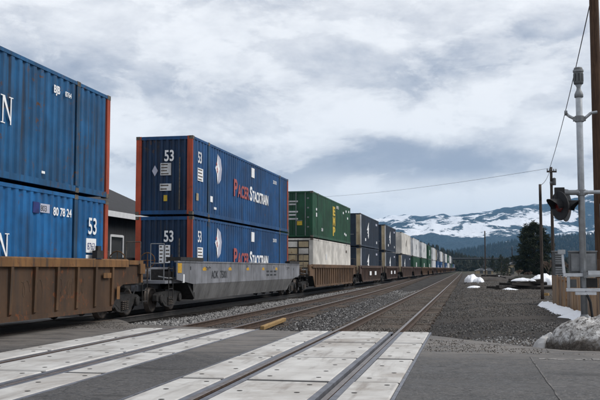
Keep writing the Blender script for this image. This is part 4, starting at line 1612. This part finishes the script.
def stack(i, y0, L, lower, upper, carmat, detail):
    yc = y0 + L / 2
    word = ORD[i]
    c = mk_car(yc, L, 'post', (carmat, carmat), "red-brown well car, %s car from the left frame edge" % word, detail, 0.95 if detail > 1 else 1.6)
    W = c["_W"]
    if i in (4, 5):
        for yy in (-2.3, 1.6):
            MB().box(1.505, 1.52, yy, yy + 1.3, .85, 1.22).build("label_plate", M['letter_white'], c)
    names = {'navy': "navy blue", 'white': "off-white", 'cool_white': "grey-white", 'green': "green", 'blue_deep': "blue", 'cream': "cream"}
    for z, mt, who in ((Z1, lower, "lower"), (Z2, upper, "upper")):
        if mt is None:
            continue
        sm = mt in ('white', 'cool_white')
        t = mk_container(yc, z, L, 'smooth' if sm else 'ribbed', M[mt], M['white'] if mt == 'white' and i == 6 else M[mt],
                         "%s %s container on the %s car from the left frame edge" % (names[mt], who, word), GRP, detail if i < 8 else 1, end='doors')
        if mt == 'navy':
            edge_strip(t, L)
            wing_mark(t, -L / 2 + 5.2, 1.75, 1.7)
            side_plate(t, -L / 2 + 3.0, -L / 2 + 3.6, .55, .8, M['letter_white'])
            side_plate(t, L / 2 - 2.2, L / 2 - 1.5, .5, .75, M['cool_white'])
            side_plate(t, L / 2 - 2.5, L / 2 - 1.4, 2.3, 2.5, M['lilac'])
        elif sm and i < 10:
            wing = MB().prism([(-.8, 1.3), (.1, 1.1), (.7, 1.9), (0, 2.1)], 'x', 1.29, 1.304).build("emblem", M['navy'] if i != 6 else M['casting'], t)
        elif mt == 'green':
            MB().box(1.28, 1.304, -1.5, .6, .8, 2.0).build("emblem", M['cool_white'], t)
        elif mt == 'blue_deep':
            side_plate(t, -1.5, 1.8, 1.2, 1.9, M['lilac'])


stack(4, 75.8, L45, 'navy', 'navy', M['rust_car3'], 2)
stack(5, 96.0, L40, 'navy', 'navy', M['rust_car3'], 2)
stack(6, 116.4, L53, 'navy', 'white', M['rust_car3'], 1)
rest = [(L53, 'green', 'cool_white'), (L53, 'green', 'cool_white'), (L40, 'green', 'green'), (L53, 'cool_white', 'cool_white'), (L53, 'blue_deep', 'navy'), (L53, 'blue_deep', 'cool_white'),
        (L40, 'navy', 'navy'), (L53, 'blue_deep', 'cool_white'), (L53, 'cool_white', 'green'), (L53, 'navy', 'cool_white'), (L53, 'green', 'navy'), (L53, 'blue_deep', None), (L53, 'navy', None)]
yy = 116.4 + L53 + 5.6
for i, (L, lo_, up_) in enumerate(rest):
    stack(7 + i, yy, L, lo_, up_, M['rust_car2'] if i % 3 else M['rust_car3'], 0 if i > 5 else 1)
    yy += L + 6.6

# ================================================================== RIGHT-HAND SIDE
random.seed(21)
# ---- crossing signal mast
mx, my = 2.62, 20.9
t = empty("crossing_signal", (mx, my, -0.05), 0, "galvanised crossing signal mast with bell on top and black flasher lamps", "signal")
b = MB()
b.lathe([(0.075, 0.0), (0.075, 5.55), (0.070, 5.56), (0.070, 5.6)], 16)
b.build("mast", M['galv'], t, True)
MB().lathe([(0.16, 0), (0.16, 0.05), (0.10, 0.08), (0.095, 0.45), (0.078, 0.5)], 16).build("base_collar", M['galv_dull'], t)
b = MB().lathe([(0.078, 5.52), (0.10, 5.53), (0.10, 5.60), (0.075, 5.66), (0.055, 5.70), (0.045, 5.76), (0.085, 5.84)], 16)
b.build("neck", M['galv_dull'], t, True)
b = MB().lathe([(0.10, 5.84), (0.11, 5.86), (0.11, 6.16), (0.10, 6.20), (0.09, 6.23), (0.02, 6.24)], 16)
bell = b.build("bell", M['box_grey'], t, True)
MB().lathe([(0.122, 6.13), (0.122, 6.17)], 16).build("bell_rim", M['galv_dull'], bell)
for i in range(8):
    a = i * math.pi / 4
    MB().box(-.010, .010, .107, .114, 5.9, 6.08, M=Matrix.Rotation(a, 4, 'Z')).build("louvre", M['black'], bell)


def clamp(z, arms):
    c = MB().lathe([(0.10, z - .07), (0.105, z - .06), (0.105, z + .06), (0.10, z + .07)], 14)
    c.box(-.14, .14, -.045, .045, z - .05, z + .05)
    o = c.build("clamp", M['galv_dull'], t)
    for x0, z0, x1, z1, r_ in arms:
        MB().tube((x0, -.05, z + z0), (x1, -.05, z + z1), r_, n=10).build("arm", M['galv'], o)
    return o


# upper bracket (short dipping arm left, longer arm right)
c = clamp(5.02, ())
MB().path([(-.30, 0, 5.17), (-.24, 0, 5.10), (-.10, 0, 5.02), (.12, 0, 5.03), (.26, 0, 5.15), (.40, 0, 5.17)], 0.035, 8).build("arm", M['galv'], c)
MB().lathe([(.06, -.03), (.06, .03)], 10, Matrix.Translation((-.30, 0, 5.17)) @ Matrix.Rotation(math.pi / 2, 4, 'Y')).build("cap", M['galv_dull'], c)
# lamp cross arm
c = clamp(3.30, ((-.42, .0, .52, .0, .045),))
MB().lathe([(.055, -.16), (.06, -.15), (.06, .15), (.055, .16)], 12, Matrix.Translation((-.22, -.05, 3.30)) @ Matrix.Rotation(math.pi / 2, 4, 'Y')).build("coupling", M['galv_dull'], c)
MB().lathe([(.06, -.06), (.06, .06)], 12, Matrix.Translation((.50, -.05, 3.30)) @ Matrix.Rotation(math.pi / 2, 4, 'Y')).build("cap", M['galv_dull'], c)


def flasher(cx, cy, cz, yaw, tilt):
    """lamp: round black background, housing behind, red lens, visor; faces -Y before yaw"""
    Mx = Matrix.Translation((cx, cy, cz)) @ Matrix.Rotation(yaw, 4, 'Z') @ Matrix.Rotation(tilt, 4, 'X')
    F = Mx @ Matrix.Rotation(math.pi / 2, 4, 'X')         # lathe axis z -> -Y
    k = empty("flasher", parent=t)
    MB().lathe([(.335, -.012), (.34, 0), (.335, .012)], 28, F).build("background", M['black'], k)
    MB().lathe([(.11, -.20), (.14, -.17), (.15, -.013)], 18, F).build("housing", M['black'], k, True)
    MB().lathe([(.150, .013), (.145, .03), (.10, .055), (.02, .065)], 20, F).build("lens", M['lens'], k, True)
    b = MB()
    n = 14
    vs = []
    for i in range(n + 1):
        a = math.pi * (-0.12 + 1.24 * i / n)
        ln = .14 + .17 * math.sin(max(0, min(math.pi, a)))
        for rr, q in ((.165, .013), (.172, ln), (.162, ln), (.155, .013)):
            vs.append(F @ Vector((rr * math.cos(a), rr * math.sin(a), q)))
    fs = [(i * 4 + j, i * 4 + (j + 1) % 4, i * 4 + 4 + (j + 1) % 4, i * 4 + 4 + j) for i in range(n) for j in range(4)]
    b.add(vs, fs + [(0, 3, 2, 1), (n * 4, n * 4 + 1, n * 4 + 2, n * 4 + 3)])
    b.build("visor", M['black'], k)


flasher(-.50, -.14, 2.99, R(-62), R(4))
flasher(-.33, .06, 2.97, R(66), R(4))
# the inner lamp pair mostly hidden by its neighbours: a hooded lamp facing along the road
MB().box(-.60, -.38, -.10, .02, 3.16, 3.42).build("junction_box", M['black'], t)
MB().tube((-.50, -.04, 3.36), (-.30, -.05, 3.32), .055, n=10).build("swivel", M['galv_dull'], t)
# grey case and frame carried by the mast
k = MB().box(-.28, .32, .10, .38, 1.45, 1.93).build("equipment_case", M['box_grey'], t)
MB().box(-.295, .335, .085, .395, 1.933, 1.96).build("case_lid", M['galv_dull'], k)
MB().box(-.25, .29, .088, .098, 1.49, 1.89).build("case_door", M['galv_dull'], k)
MB().box(-.04, .04, .068, .085, 1.62, 1.76).build("latch", M['black'], k)
for x0, x1, z0, z1, nm in ((-.46, .46, 1.36, 1.44, "frame_bar"), (-.40, .46, 1.02, 1.10, "frame_bar")):
    bevel(MB().box(x0, x1, -.13, -.07, z0, z1).build(nm, M['alu'], t), .008)
bevel(MB().prism([(-.47, 1.44), (-.40, 1.44), (-.44, 1.88), (-.49, 1.88)], 'y', -.125, -.075).build("upright", M['alu'], t), .006)
bevel(MB().box(-.38, -.31, -.125, -.075, 1.10, 1.358).build("upright", M['galv'], t), .006)
MB().box(-.56, -.40, -.15, -.03, 1.88, 1.98).build("bracket_head", M['galv'], t)
MB().box(.08, .36, -.20, -.12, 1.405, 1.50).build("latch_plate", M['alu'], t)
MB().box(-.02, .07, -.20, -.09, 1.34, 1.47).build("clamp_block", M['galv_dull'], t)
MB().box(-.05, .30, -.05, .10, 1.115, 1.33).build("gear_box", M['gap_dark'], t)
MB().box(-.30, -.16, -.05, .08, 1.115, 1.30).build("gear_box", M['box_grey'], t)
MB().path([(.02, -.1, 1.05), (.12, -.12, .8), (.16, -.1, .45), (.10, -.05, .05)], .03, 8).build("conduit", M['black'], t)
MB().box(-.20, .26, -.135, -.065, .95, 1.015).build("clamp_plate", M['alu'], t)

# louvred cabinet standing behind the fence
t = empty("equipment_cabinet", (4.62, 46.7, -.06), R(12), "dark grey louvred cabinet rising behind the left end of the fence", "cabinet")
MB().box(-.24, .24, -.2, .2, 0, 2.42).build("body", M['box_grey'], t)
MB().box(-.27, .27, -.23, .23, 2.421, 2.47).build("lid", M['galv_dull'], t)
for i in range(12):
    MB().box(-.21, .21, -.235, -.201, 1.0 + i * .115, 1.0 + i * .115 + .06).build("louvre", M['galv_dull'] if i != 6 else M['gap_dark'], t)

# ---- utility poles
def pole(x, y, h, r0, r1, label, arms=(), name="utility_pole", mat='pole_wood', lean=(0, 0)):
    t = empty(name, (x, y, -0.1), 0, label, "pole")
    b = MB()
    n = 7
    for i in range(n):
        u0, u1 = i / n, (i + 1) / n
        b.tube((lean[0] * u0, lean[1] * u0, h * u0), (lean[0] * u1, lean[1] * u1, h * u1), r0 + (r1 - r0) * u0, r0 + (r1 - r0) * u1, 14, caps=i in (0, n - 1))
    b.build("shaft", M[mat], t, True)
    for z, w, a in arms:
        q = MB().box(-w, w, -.16, -.05, z - .06, z + .06, M=Matrix.Rotation(a, 4, 'Z')).build("crossarm", M[mat], t)
        for s in (-.92, -.45, .45, .92):
            MB().lathe([(.03, z + .061), (.05, z + .10), (.04, z + .16), (.055, z + .18), (.02, z + .22)], 8, Matrix.Rotation(a, 4, 'Z') @ Matrix.Translation((s * w, -.105, 0))).build("insulator", M['galv_dull'], q)
    return t


pA = pole(4.08, 28.3, 13.2, .172, .135, "tall brown timber utility pole at the right frame edge", ((12.6, 1.1, .2),))
MB().box(-.02, .02, -.17, -.15, 1.5, 3.6).build("ground_wire_cover", M['galv_dull'], pA)
pB = pole(3.78, 46.4, 5.95, .085, .07, "slim dark pole without crossarm in front of the pine", mat='pole_grey')
pc = at(551, 167, D=64)
pC = pole(pc.x, pc.y, pc.z + .1, .13, .095, "distant pole with small crossarm above the flasher lamps", ((pc.z - .25, .36, .3), (pc.z - 1.2, .14, .3)), mat='pole_grey')
MB().lathe([(.11, pc.z - 1.25), (.13, pc.z - 1.2), (.13, pc.z - .75), (.05, pc.z - .7)], 10, Matrix.Translation((.2, -.05, 0))).build("transformer", M['box_grey'], pC)
pD = pole(2.45, 121, 6.7, .10, .075, "thin far pole standing in the middle of the yard", mat='pole_grey')
q = at(512, 250, D=260)
pole(q.x, q.y, q.z + 1, .16, .12, "faint far pole just left of the pine", mat='pole_grey')


def wire(name, a, b_, sag, label, r=.012, n=18):
    a, b_ = Vector(a), Vector(b_)
    pts = []
    for i in range(n + 1):
        u = i / n
        p = a.lerp(b_, u)
        p.z -= sag * 4 * u * (1 - u)
        pts.append(p)
    o = MB().path(pts, r, 5).build(name, M['wire'])
    return tag(o, label, "wire")


topA = at(589.5, 6, D=28)
wire("overhead_wire", topA, (pc.x - .12, pc.y, pc.z - .15), .35, "black overhead wire running from the right-hand pole to the distant pole", .017)
wire("overhead_wire", (pc.x - .2, pc.y, pc.z - .1), at(250, 197, D=150), 0.9, "thin wire spanning the sky behind the train", .011, 30)
wire("overhead_wire", (pc.x - .1, pc.y, pc.z - .3), (3.78, 46.35, 5.80), .2, "short slack wire from the distant pole down to the slim dark pole", .016)

# ---- plank fence
t = empty("plank_fence", (3.78, 0, 0), 0, "tan vertical board fence behind the signal mast", "fence")
y = 26.6
random.seed(5)
hues = [M['plank'], wood("fence_board_grey", (0.36, 0.27, 0.20), (0.22, 0.16, 0.12), 3, 'z', .3), wood("fence_board_warm", (0.50, 0.34, 0.20), (0.30, 0.19, 0.11), 3, 'z', .3)]
bm_ = [MB().prism([(-.135, 0), (.135, 0), (.135, 1.28), (-.135, 1.28)], 'x', -.012, .012).mesh("board", h_) for h_ in hues]
while y < 41:
    link("board", bm_[random.choice((0, 0, 1, 2))], t, (random.uniform(-.015, .015), y, -.08 + random.uniform(-.04, .03)), (random.uniform(-.01, .01), random.uniform(-.02, .02), random.uniform(-.1, .1)))
    y += .285
for z in (.25, .95):
    MB().box(.03, .07, 26.5, 41, z, z + .09).build("fence_rail", M['plank'], t)
for yy_ in (26.7, 29.1, 31.5, 33.9, 36.3, 38.7, 40.9):
    MB().box(.035, .13, yy_ - .045, yy_ + .045, -.2, 1.15).build("fence_post", M['plank'], t)


# ---- snow
def heap(name, label, cx, cy, rx, ry, h, mat, seed, cat="snow", nu=40, nv=14, rough=.35, rz=0, power=.55, kind=None, smooth=True):
    b = MB()
    for j in range(nv + 1):
        u = j / nv
        for i in range(nu):
            a = 2 * math.pi * i / nu
            e = 1 + rough * fbm(math.cos(a) * 1.3 + seed, math.sin(a) * 1.3, 4, seed)
            rr = (1 - u)
            x, y = rx * rr * e * math.cos(a), ry * rr * e * math.sin(a)
            hh = h * (1 - rr ** 2) ** power
            hh *= 1 + rough * .6 * fbm(x * 1.8 / max(rx, .3) + seed, y * 1.8 / max(ry, .3), 4, seed + 3)
            hh += .07 * h * fbm(x * 5 + seed, y * 5, 4, seed + 5)
            b.v.append((x, y, max(hh, -.02) - .06 * rr))
    for j in range(nv):
        for i in range(nu):
            b.f.append((j * nu + i, j * nu + (i + 1) % nu, (j + 1) * nu + (i + 1) % nu, (j + 1) * nu + i))
    b.m = [0] * len(b.f)
    o = b.build(name, mat, smooth=smooth, loc=(cx, cy, ground_z(cx, cy)), rot=(0, 0, rz))
    return tag(o, label, cat, kind=kind)


# dirty heap by the road and its broken-off chunk
heap("gravel_heap", "dirty grey heap of old gritty snow at the right road edge", 3.15, 18.0, 1.50, 1.05, .80, M['mound'], 4.2, "heap", 96, 36, .26, power=.5)
heap("snow_chunk", "small pale lump of gritty ice left of the dirty heap", 1.58, 18.35, .27, .26, .30, M['ice'], 9.1, "snow", 13, 5, .55, power=.45, smooth=False)
heap("snow_chunk", "low grey lump of ice between heap and smaller pale lump", 1.84, 17.95, .22, .2, .22, M['mound'], 2.3, "snow", 28, 10, .2, power=.75)

# ragged strip of snow along the fence foot
b = MB()
n = 60
for i in range(n + 1):
    y = 25.2 + 16.5 * i / n
    e = 1 - abs(2 * i / n - 1) ** 6
    wl_ = (.62 + .38 * nz(y, 0, .9, 2) + .18 * nz(y, 0, 3.1, 4)) * e * (1 - .3 * i / n)
    cx = 3.70 - .35 * i / n
    for j in range(7):
        u = j / 6
        x = cx - wl_ * (1 - u)
        z = ground_z(x, y) + .20 * e * math.sin(math.pi * (.08 + .80 * u) * .62) * (1 + .5 * nz(y, u * 2, 1.5, 7)) - .03
        b.v.append((x, y, z))
for i in range(n):
    for j in range(6):
        b.f.append((i * 7 + j, i * 7 + j + 1, i * 7 + 8 + j, i * 7 + 7 + j))
b.m = [0] * len(b.f)
tag(b.build("snow_strip", M['snow'], smooth=True), "bright ragged strip of snow along the foot of the fence", "snow")

p = at(472, 281)
heap("snow_heap", "tall white snow heap right of the nearest track far off", p.x, 104, .80, 2.6, .82, M['snow'], 1.1, rough=.26, nu=60, nv=24, power=.42)
heap("snow_heap", "lower white snow heap touching the right side of the tall snow heap", p.x + .75, 102, .64, 1.6, .60, M['snow'], 4.4, rough=.24, nu=60, nv=24, power=.42)
p = at(474, 286.5)
heap("snow_patch", "thin flat snow patch in front of the tall snow heap", p.x + .05, 75, .62, 2.4, .14, M['snow'], 6.3, rough=.25)
p = at(540, 283)
heap("snow_heap", "low white snow heap behind the timber pile", p.x - .1, 88, 1.55, 1.6, 1.0, M['snow'], 7.7, rough=.35, nu=60, nv=24, power=.45)
p = at(493, 276.5)
heap("snow_patch", "small far snow patch left of the timber pile", p.x, 150, .8, 2.2, .5, M['snow'], 3.3, rough=.25)
p = at(522, 273.5)
heap("snow_patch", "thin far snow patch behind the timber pile", p.x, 170, 2.0, 4, .35, M['snow'], 8.3, rough=.25)

# ---- discarded ties in a loose pile
random.seed(9)
t = empty("timber_pile", (4.05, 68.5, -.1), R(8), "loose pile of dark discarded timbers with snow on top", "timber pile")
TB = MB().box(-1.2, 1.2, -.12, .12, -.10, .10).mesh("timber", M['tie_dark'])
for k, (x, y, z, a, tl) in enumerate([(-.9, 0, .12, .2, 0), (-.6, .5, .12, .1, 0), (.7, 0, .12, -.15, 0), (.9, .5, .12, .3, 0), (.1, -.3, .36, .5, .06), (-.4, .3, .36, -.2, .05), (.8, .2, .37, .15, -.08),
                                    (.3, .3, .60, -.3, .08), (-1.6, -.9, .14, 1.1, .10), (1.4, -.8, .14, -.7, -.06), (2.2, .6, .12, .9, 0), (-1.3, .8, .12, -.4, 0), (.6, .0, .58, .45, -.1)]):
    link("timber", TB, t, (x, y, z), (random.uniform(-.3, .3), tl, a))
heap("snow_layer", "white snow lying on the loose timber pile", 4.15, 68.6, .75, .35, .16, M['snow'], 5.5, rough=.5).location.z = .60
heap("snow_patch", "snow scrap at the left foot of the timber pile", 3.15, 67.0, .75, .6, .16, M['snow'], 2.9, rough=.5)
t = empty("timber_pile", (3.9, 128, -.1), R(-12), "smaller far pile of dark timbers left of the pine", "timber pile")
for k in range(9):
    link("timber", TB, t, (random.uniform(-.9, .9), random.uniform(-.6, .6), .12 + .23 * (k // 3)), (random.uniform(-.2, .2), random.uniform(-.06, .06), random.uniform(-.5, .5)))
# dark scrap mound behind the timber pile
heap("earth_heap", "dark brown earth heap behind the timber pile", 6.2, 92, 2.4, 2.2, .95, M['hill'], 6.6, "heap", rough=.4)
heap("earth_heap", "low brown earth heap under the far pole", 2.9, 112, 2.2, 3.5, .55, M['gravel'], 1.9, "heap", rough=.4)

# yellow timber lying beside the middle track
a_, c_ = at(262, 325.6), at(286.5, 316.6)
d_ = c_ - a_
t = MB().box(-.06, .06, -d_.length / 2, d_.length / 2 - .5, 0, .11).build("yellow_timber", M['timber_yellow'], loc=((a_.x + c_.x) / 2, (a_.y + c_.y) / 2, -.12), rot=(0, .08, -math.atan2(d_.x, d_.y)))
tag(bevel(t, .02, 2), "yellow timber baulk lying beside the middle track", "timber")
# bits of rubbish
for i, (px_, py_, s_) in enumerate(((337, 302.5, .14), (545, 296, .25), (478, 283.5, .12))):
    p = at(px_, py_, -.1)
    o = MB().prism([(-s_, -.3 * s_), (s_ * .7, -.5 * s_), (s_, .4 * s_), (-.2 * s_, .6 * s_)], 'z', 0, s_ * .6).build("litter", M['timber_yellow'] if i < 2 else M['trim'], loc=(p.x, p.y, -.17 if p.x < -1 else -.08))
    tag(o, ["yellow scrap lying in the dark ballast between tracks", "yellow scrap at the far end of the snow strip", "white scrap near the flat snow patch"][i], "litter")

# ---- building behind the train
bx0, bx1, by0, by1 = -27.5, -17.6, 33.0, 50.5
ez = 4.25
t = empty("dark_building", ((bx0 + bx1) / 2, (by0 + by1) / 2, 0), 0, "dark grey sided building with charcoal hip roof behind the train", "building")
cx, cy = (bx0 + bx1) / 2, (by0 + by1) / 2
hx, hy = (bx1 - bx0) / 2, (by1 - by0) / 2
MB().box(-hx, hx - .03, -hy, hy, -.3, ez).build("wall", M['gap_dark'], t)
yb = -hy
bd = MB().box(0, .03, .006, .294, -.2, ez - .02).mesh("siding_board", M['siding'])
while yb < hy - .1:
    link("siding_board", bd, t, (hx - .028, yb, 0))
    yb += .3
rz_ = ez + 3.0
ov = .6
roof = MB().add([(-hx - ov, -hy - ov, ez), (hx + ov, -hy - ov, ez), (hx + ov, hy + ov, ez), (-hx - ov, hy + ov, ez), (0, -hy + hx, rz_), (0, hy - hx * 1.0, rz_)],
                [(0, 1, 4), (1, 2, 5, 4), (2, 3, 5), (3, 0, 4, 5), (3, 2, 1, 0)]).build("roof", M['roof'], t)
MB().box(hx + ov + .004, hx + ov + .04, -hy - ov, hy + ov, ez - .22, ez + .06).build("fascia", M['trim'], roof)
MB().box(-hx - ov, hx + ov, hy + ov + .004, hy + ov + .04, ez - .22, ez + .06).build("fascia", M['trim'], roof)
p = at(113, 250, D=42)
wy = 0
# window with white frame
for wy0 in (34.6 - cy, 37.9 - cy, 41.2 - cy):
    w_ = MB().box(hx + .005, hx + .02, wy0, wy0 + 1.5, .9, 3.1).build("window", M['window_glass'], t)
    for y0_, y1_, z0_, z1_ in ((wy0 - .12, wy0, .8, 3.2), (wy0 + 1.5, wy0 + 1.62, .8, 3.2), (wy0, wy0 + 1.5, 3.1, 3.22), (wy0, wy0 + 1.5, .78, .9)):
        MB().box(hx + .004, hx + .06, y0_, y1_, z0_, z1_).build("window_frame", M['trim'], w_)

# ---- trees
def needle_tree(x, y, h, w, label, seed, clumps=420, name="pine_tree", base=.06, rounded=False):
    random.seed(seed)
    t = empty(name, (x, y, -.2), 0, label, "tree")
    b = MB()
    n = 8
    for i in range(n):
        u0, u1 = i / n, (i + 1) / n
        b.tube((.1 * math.sin(u0 * 3), 0, h * .95 * u0), (.1 * math.sin(u1 * 3), 0, h * .95 * u1), .26 * (1 - .9 * u0) * h / 9, .26 * (1 - .9 * u1) * h / 9, 8, caps=False)
    f = MB()
    boughs = []
    for k in range(64 if rounded else 0):
        u = (k + random.random()) / 64
        a = k * 2.4 + random.uniform(-.4, .4)
        e = math.sqrt(max(0, 1 - u ** 2.2)) * (.72 + .28 * min(1, u * 4 + .2)) * random.uniform(.62, 1.0)
        boughs.append((u, a, w * e))
    for k in range(clumps):
        u = random.random() ** .85
        z = h * (base + (1 - base) * u)
        prof = ((1 - u) ** .62 if not rounded else math.sqrt(max(0, 1 - u ** 2.4))) * (.62 + .38 * min(1, u * 4 + .2))
        a = random.random() * 2 * math.pi
        lump = .80 + (.42 if rounded else .28) * mnoise.noise(Vector((math.cos(a) * 1.6, math.sin(a) * 1.6, u * 5 + seed)))
        rr = w * prof * lump * (random.random() ** .35)
        c = Vector((rr * math.cos(a), rr * math.sin(a), z - .06 * rr))
        if rounded:
            bu, a, br = boughs[k % 64]
            s_ = random.random() ** .6
            rr = br * (.25 + .75 * s_)
            z = h * (base + (1 - base) * bu) + .10 * rr + random.gauss(0, .20)
            a += random.gauss(0, .16)
            c = Vector((rr * math.cos(a) + random.gauss(0, .22), rr * math.sin(a) + random.gauss(0, .22), z))
        if k % 9 == 0:
            b.tube((0, 0, max(.3, z - .25 * rr)), c, .035 * h / 9, .012, 5, caps=False)
        cs = (.085 if not rounded else .062) * h * random.uniform(.5, 1.1) * (1 - .45 * u)
        out = Vector((math.cos(a), math.sin(a), .25))
        for q in range(17):
            d = Vector((random.gauss(0, 1), random.gauss(0, 1), random.gauss(0, .7)))
            d = (d.normalized() + out * .6).normalized()
            s = cs * random.uniform(.5, 1.2)
            p0 = c + Vector((random.gauss(0, .4), random.gauss(0, .4), random.gauss(0, .25))) * cs
            side = d.orthogonal().normalized()
            side = (Matrix.Rotation(random.random() * 6.28, 3, d) @ side) * s * .16
            f.add([p0 - side, p0 + side, p0 + d * s + side * .2], [(0, 1, 2)])
    b.build("trunk", M['bark'], t)
    f.build("crown", M['pine'], t)
    return t


q = at(534, 272, D=150)
needle_tree(q.x, q.y, 9.3, 3.9, "large dark rounded pine tree behind the slim pole", 3, 2000, rounded=True)
for i, (px_, hh, ww, D_, lb) in enumerate(((501, 5.0, 1.9, 210, "small dark conifer far left of the large pine"), (507, 4.0, 1.6, 190, "small dark conifer touching the left side of the large pine"),
                                           (493, 6.5, 1.6, 330, "far slim conifer beside the thin far pole"), (482, 7.0, 2.0, 420, "far conifer right of the overpass end"), (572, 6.0, 2.2, 260, "dark conifer far behind the signal mast"),
                                           (592, 7.0, 2.4, 280, "dark conifer far behind the right-hand utility pole"))):
    q = at(px_, 270, D=D_)
    needle_tree(q.x, q.y, hh, ww, lb, 30 + i, 150, base=.03)


def bare_tree(x, y, h, label, seed):
    random.seed(seed)
    t = empty("bare_tree", (x, y, -.2), 0, label, "tree")
    tr, tw = MB(), MB()

    def grow(p, d, ln, r_, lev):
        e = p + d * ln
        (tr if lev < 2 else tw).tube(p, e, r_, r_ * .65, 5 if lev < 2 else 3, caps=False)
        if lev >= 5:
            return
        for k in range(3 if lev < 4 else 4):
            ax = Vector((random.gauss(0, 1), random.gauss(0, 1), random.gauss(0, .4))).normalized()
            nd = (d + ax * random.uniform(.35, .75) + Vector((0, 0, .12))).normalized()
            grow(p + d * ln * random.uniform(.6, 1), nd, ln * random.uniform(.55, .82), max(.034, r_ * .58), lev + 1)
    grow(Vector((0, 0, 0)), Vector((0, 0, 1)), h * .27, .035 * h * .5, 0)
    tr.build("trunk", M['bark'], t)
    tw.build("crown", M['twig'], t)


for i, (px_, D_, hh, lb) in enumerate(((548, 120, 4.2, "bare brown shrub tree right of the large pine"), (558, 135, 4.6, "bare twiggy tree left of the signal case"), (570, 115, 4.3, "bare twiggy tree behind the signal mast"),
                                       (582, 140, 5.2, "bare tree directly behind the signal case"), (596, 125, 5.0, "bare tree at the right frame edge"), (519, 130, 2.4, "low bare bush at the foot of the large pine"),
                                       (528, 118, 2.0, "low brown bush in front of the large pine"))):
    q = at(px_, 272, D=D_)
    bare_tree(q.x, q.y, hh, lb, 50 + i)


# low far forest strip and brush to close the horizon under the hills
def brush(name, label, r0, r1, az0, az1, count, h0, h1, mat, skip=None):
    random.seed(77)
    b = MB()
    for i in range(count):
        az, rr = R(random.uniform(az0, az1)), random.uniform(r0, r1)
        x, y = rr * math.sin(az), rr * math.cos(az)
        if skip and skip(x, y):
            continue
        h_ = random.uniform(h0, h1)
        conifer(b, x, y, -.4, h_, h_ * random.uniform(.25, .45))
    tag(b.build(name, mat), label, kind="stuff")


brush("far_wood", "dark band of distant trees closing the end of the tracks", 480, 620, -16, 14, 1500, 5, 10, M['far_pine'])
brush("far_wood", "low dark scrub wood right of the yard", 230, 420, 3.5, 13, 420, 1.5, 3.6, M['far_pine'])

# ---- far overpass and small sheds
t = empty("road_overpass", (-6, 455, 0), R(3), "low far bridge with pale parapet across the end of the tracks", "bridge")
MB().box(-70, 24, -3.5, 3.5, 6.0, 6.5).build("deck", M['roof'], t)
MB().box(-70, 24, -3.8, -3.504, 6.35, 7.0).build("parapet", M['box_grey'], t)
for xx in (-52, -36, 14):
    MB().box(xx, xx + 1.4, -2.5, 2.5, -.5, 5.597).build("pier", M['box_grey'], t)
MB().prism([(24, -.4), (70, -.4), (24, 6.4)], 'y', -4, 4).build("embankment", M['hill'], t)


def shed(x, y, w, d, h, rh, rz, wall, roofm, label):
    t = empty("shed", (x, y, -.15), rz, label, "shed")
    MB().box(-w / 2, w / 2, -d / 2, d / 2, 0, h).build("wall", wall, t)
    MB().prism([(-w / 2 - .25, h), (w / 2 + .25, h), (0, h + rh)], 'y', -d / 2 - .25, d / 2 + .25).build("roof", roofm, t)
    MB().box(-.5, .5, -d / 2 - .02, -d / 2 + .02, 0, 1.9).build("door", M['box_grey'], t)
    MB().box(w * .22, w * .38, -d / 2 - .02, -d / 2 + .02, 1.0, 1.7).build("window", M['window_glass'], t)


for px_, D_, w, h, m1, lb in ((481, 270, 3.4, 1.0, 'cream', "small far tan shed near the tall snow heap"), (488.5, 240, 2.2, 1.0, 'cream', "smaller far tan shed beside the thin far pole"), (511.5, 230, 1.1, 2.6, 'cream', "narrow far tan shed left of the large pine")):
    q = at(px_, 270, D=D_)
    shed(q.x, q.y, w, 3, h, .7, .1, M[m1], M['galv_dull'] if h < 2 else M['box_grey'], lb)

# ================================================================== HAZE
hz = MB().box(-10800, 10800, -500, 10800, -1.6, 640).build("haze", None)
hz.data.materials.clear()
hm = bpy.data.materials.new("haze")
hm.use_nodes = True
hn, hll = hm.node_tree.nodes, hm.node_tree.links
hn.clear()
ho = hn.new("ShaderNodeOutputMaterial")
hv = hn.new("ShaderNodeVolumePrincipled")
hv.inputs["Color"].default_value = (0.28, 0.60, 1.0, 1)
hv.inputs["Density"].default_value = 0.000065
hv.inputs["Anisotropy"].default_value = 0.0
hll.new(hv.outputs[0], ho.inputs["Volume"])
hz.data.materials.append(hm)
tag(hz, "thin bluish air over the valley", kind="stuff")
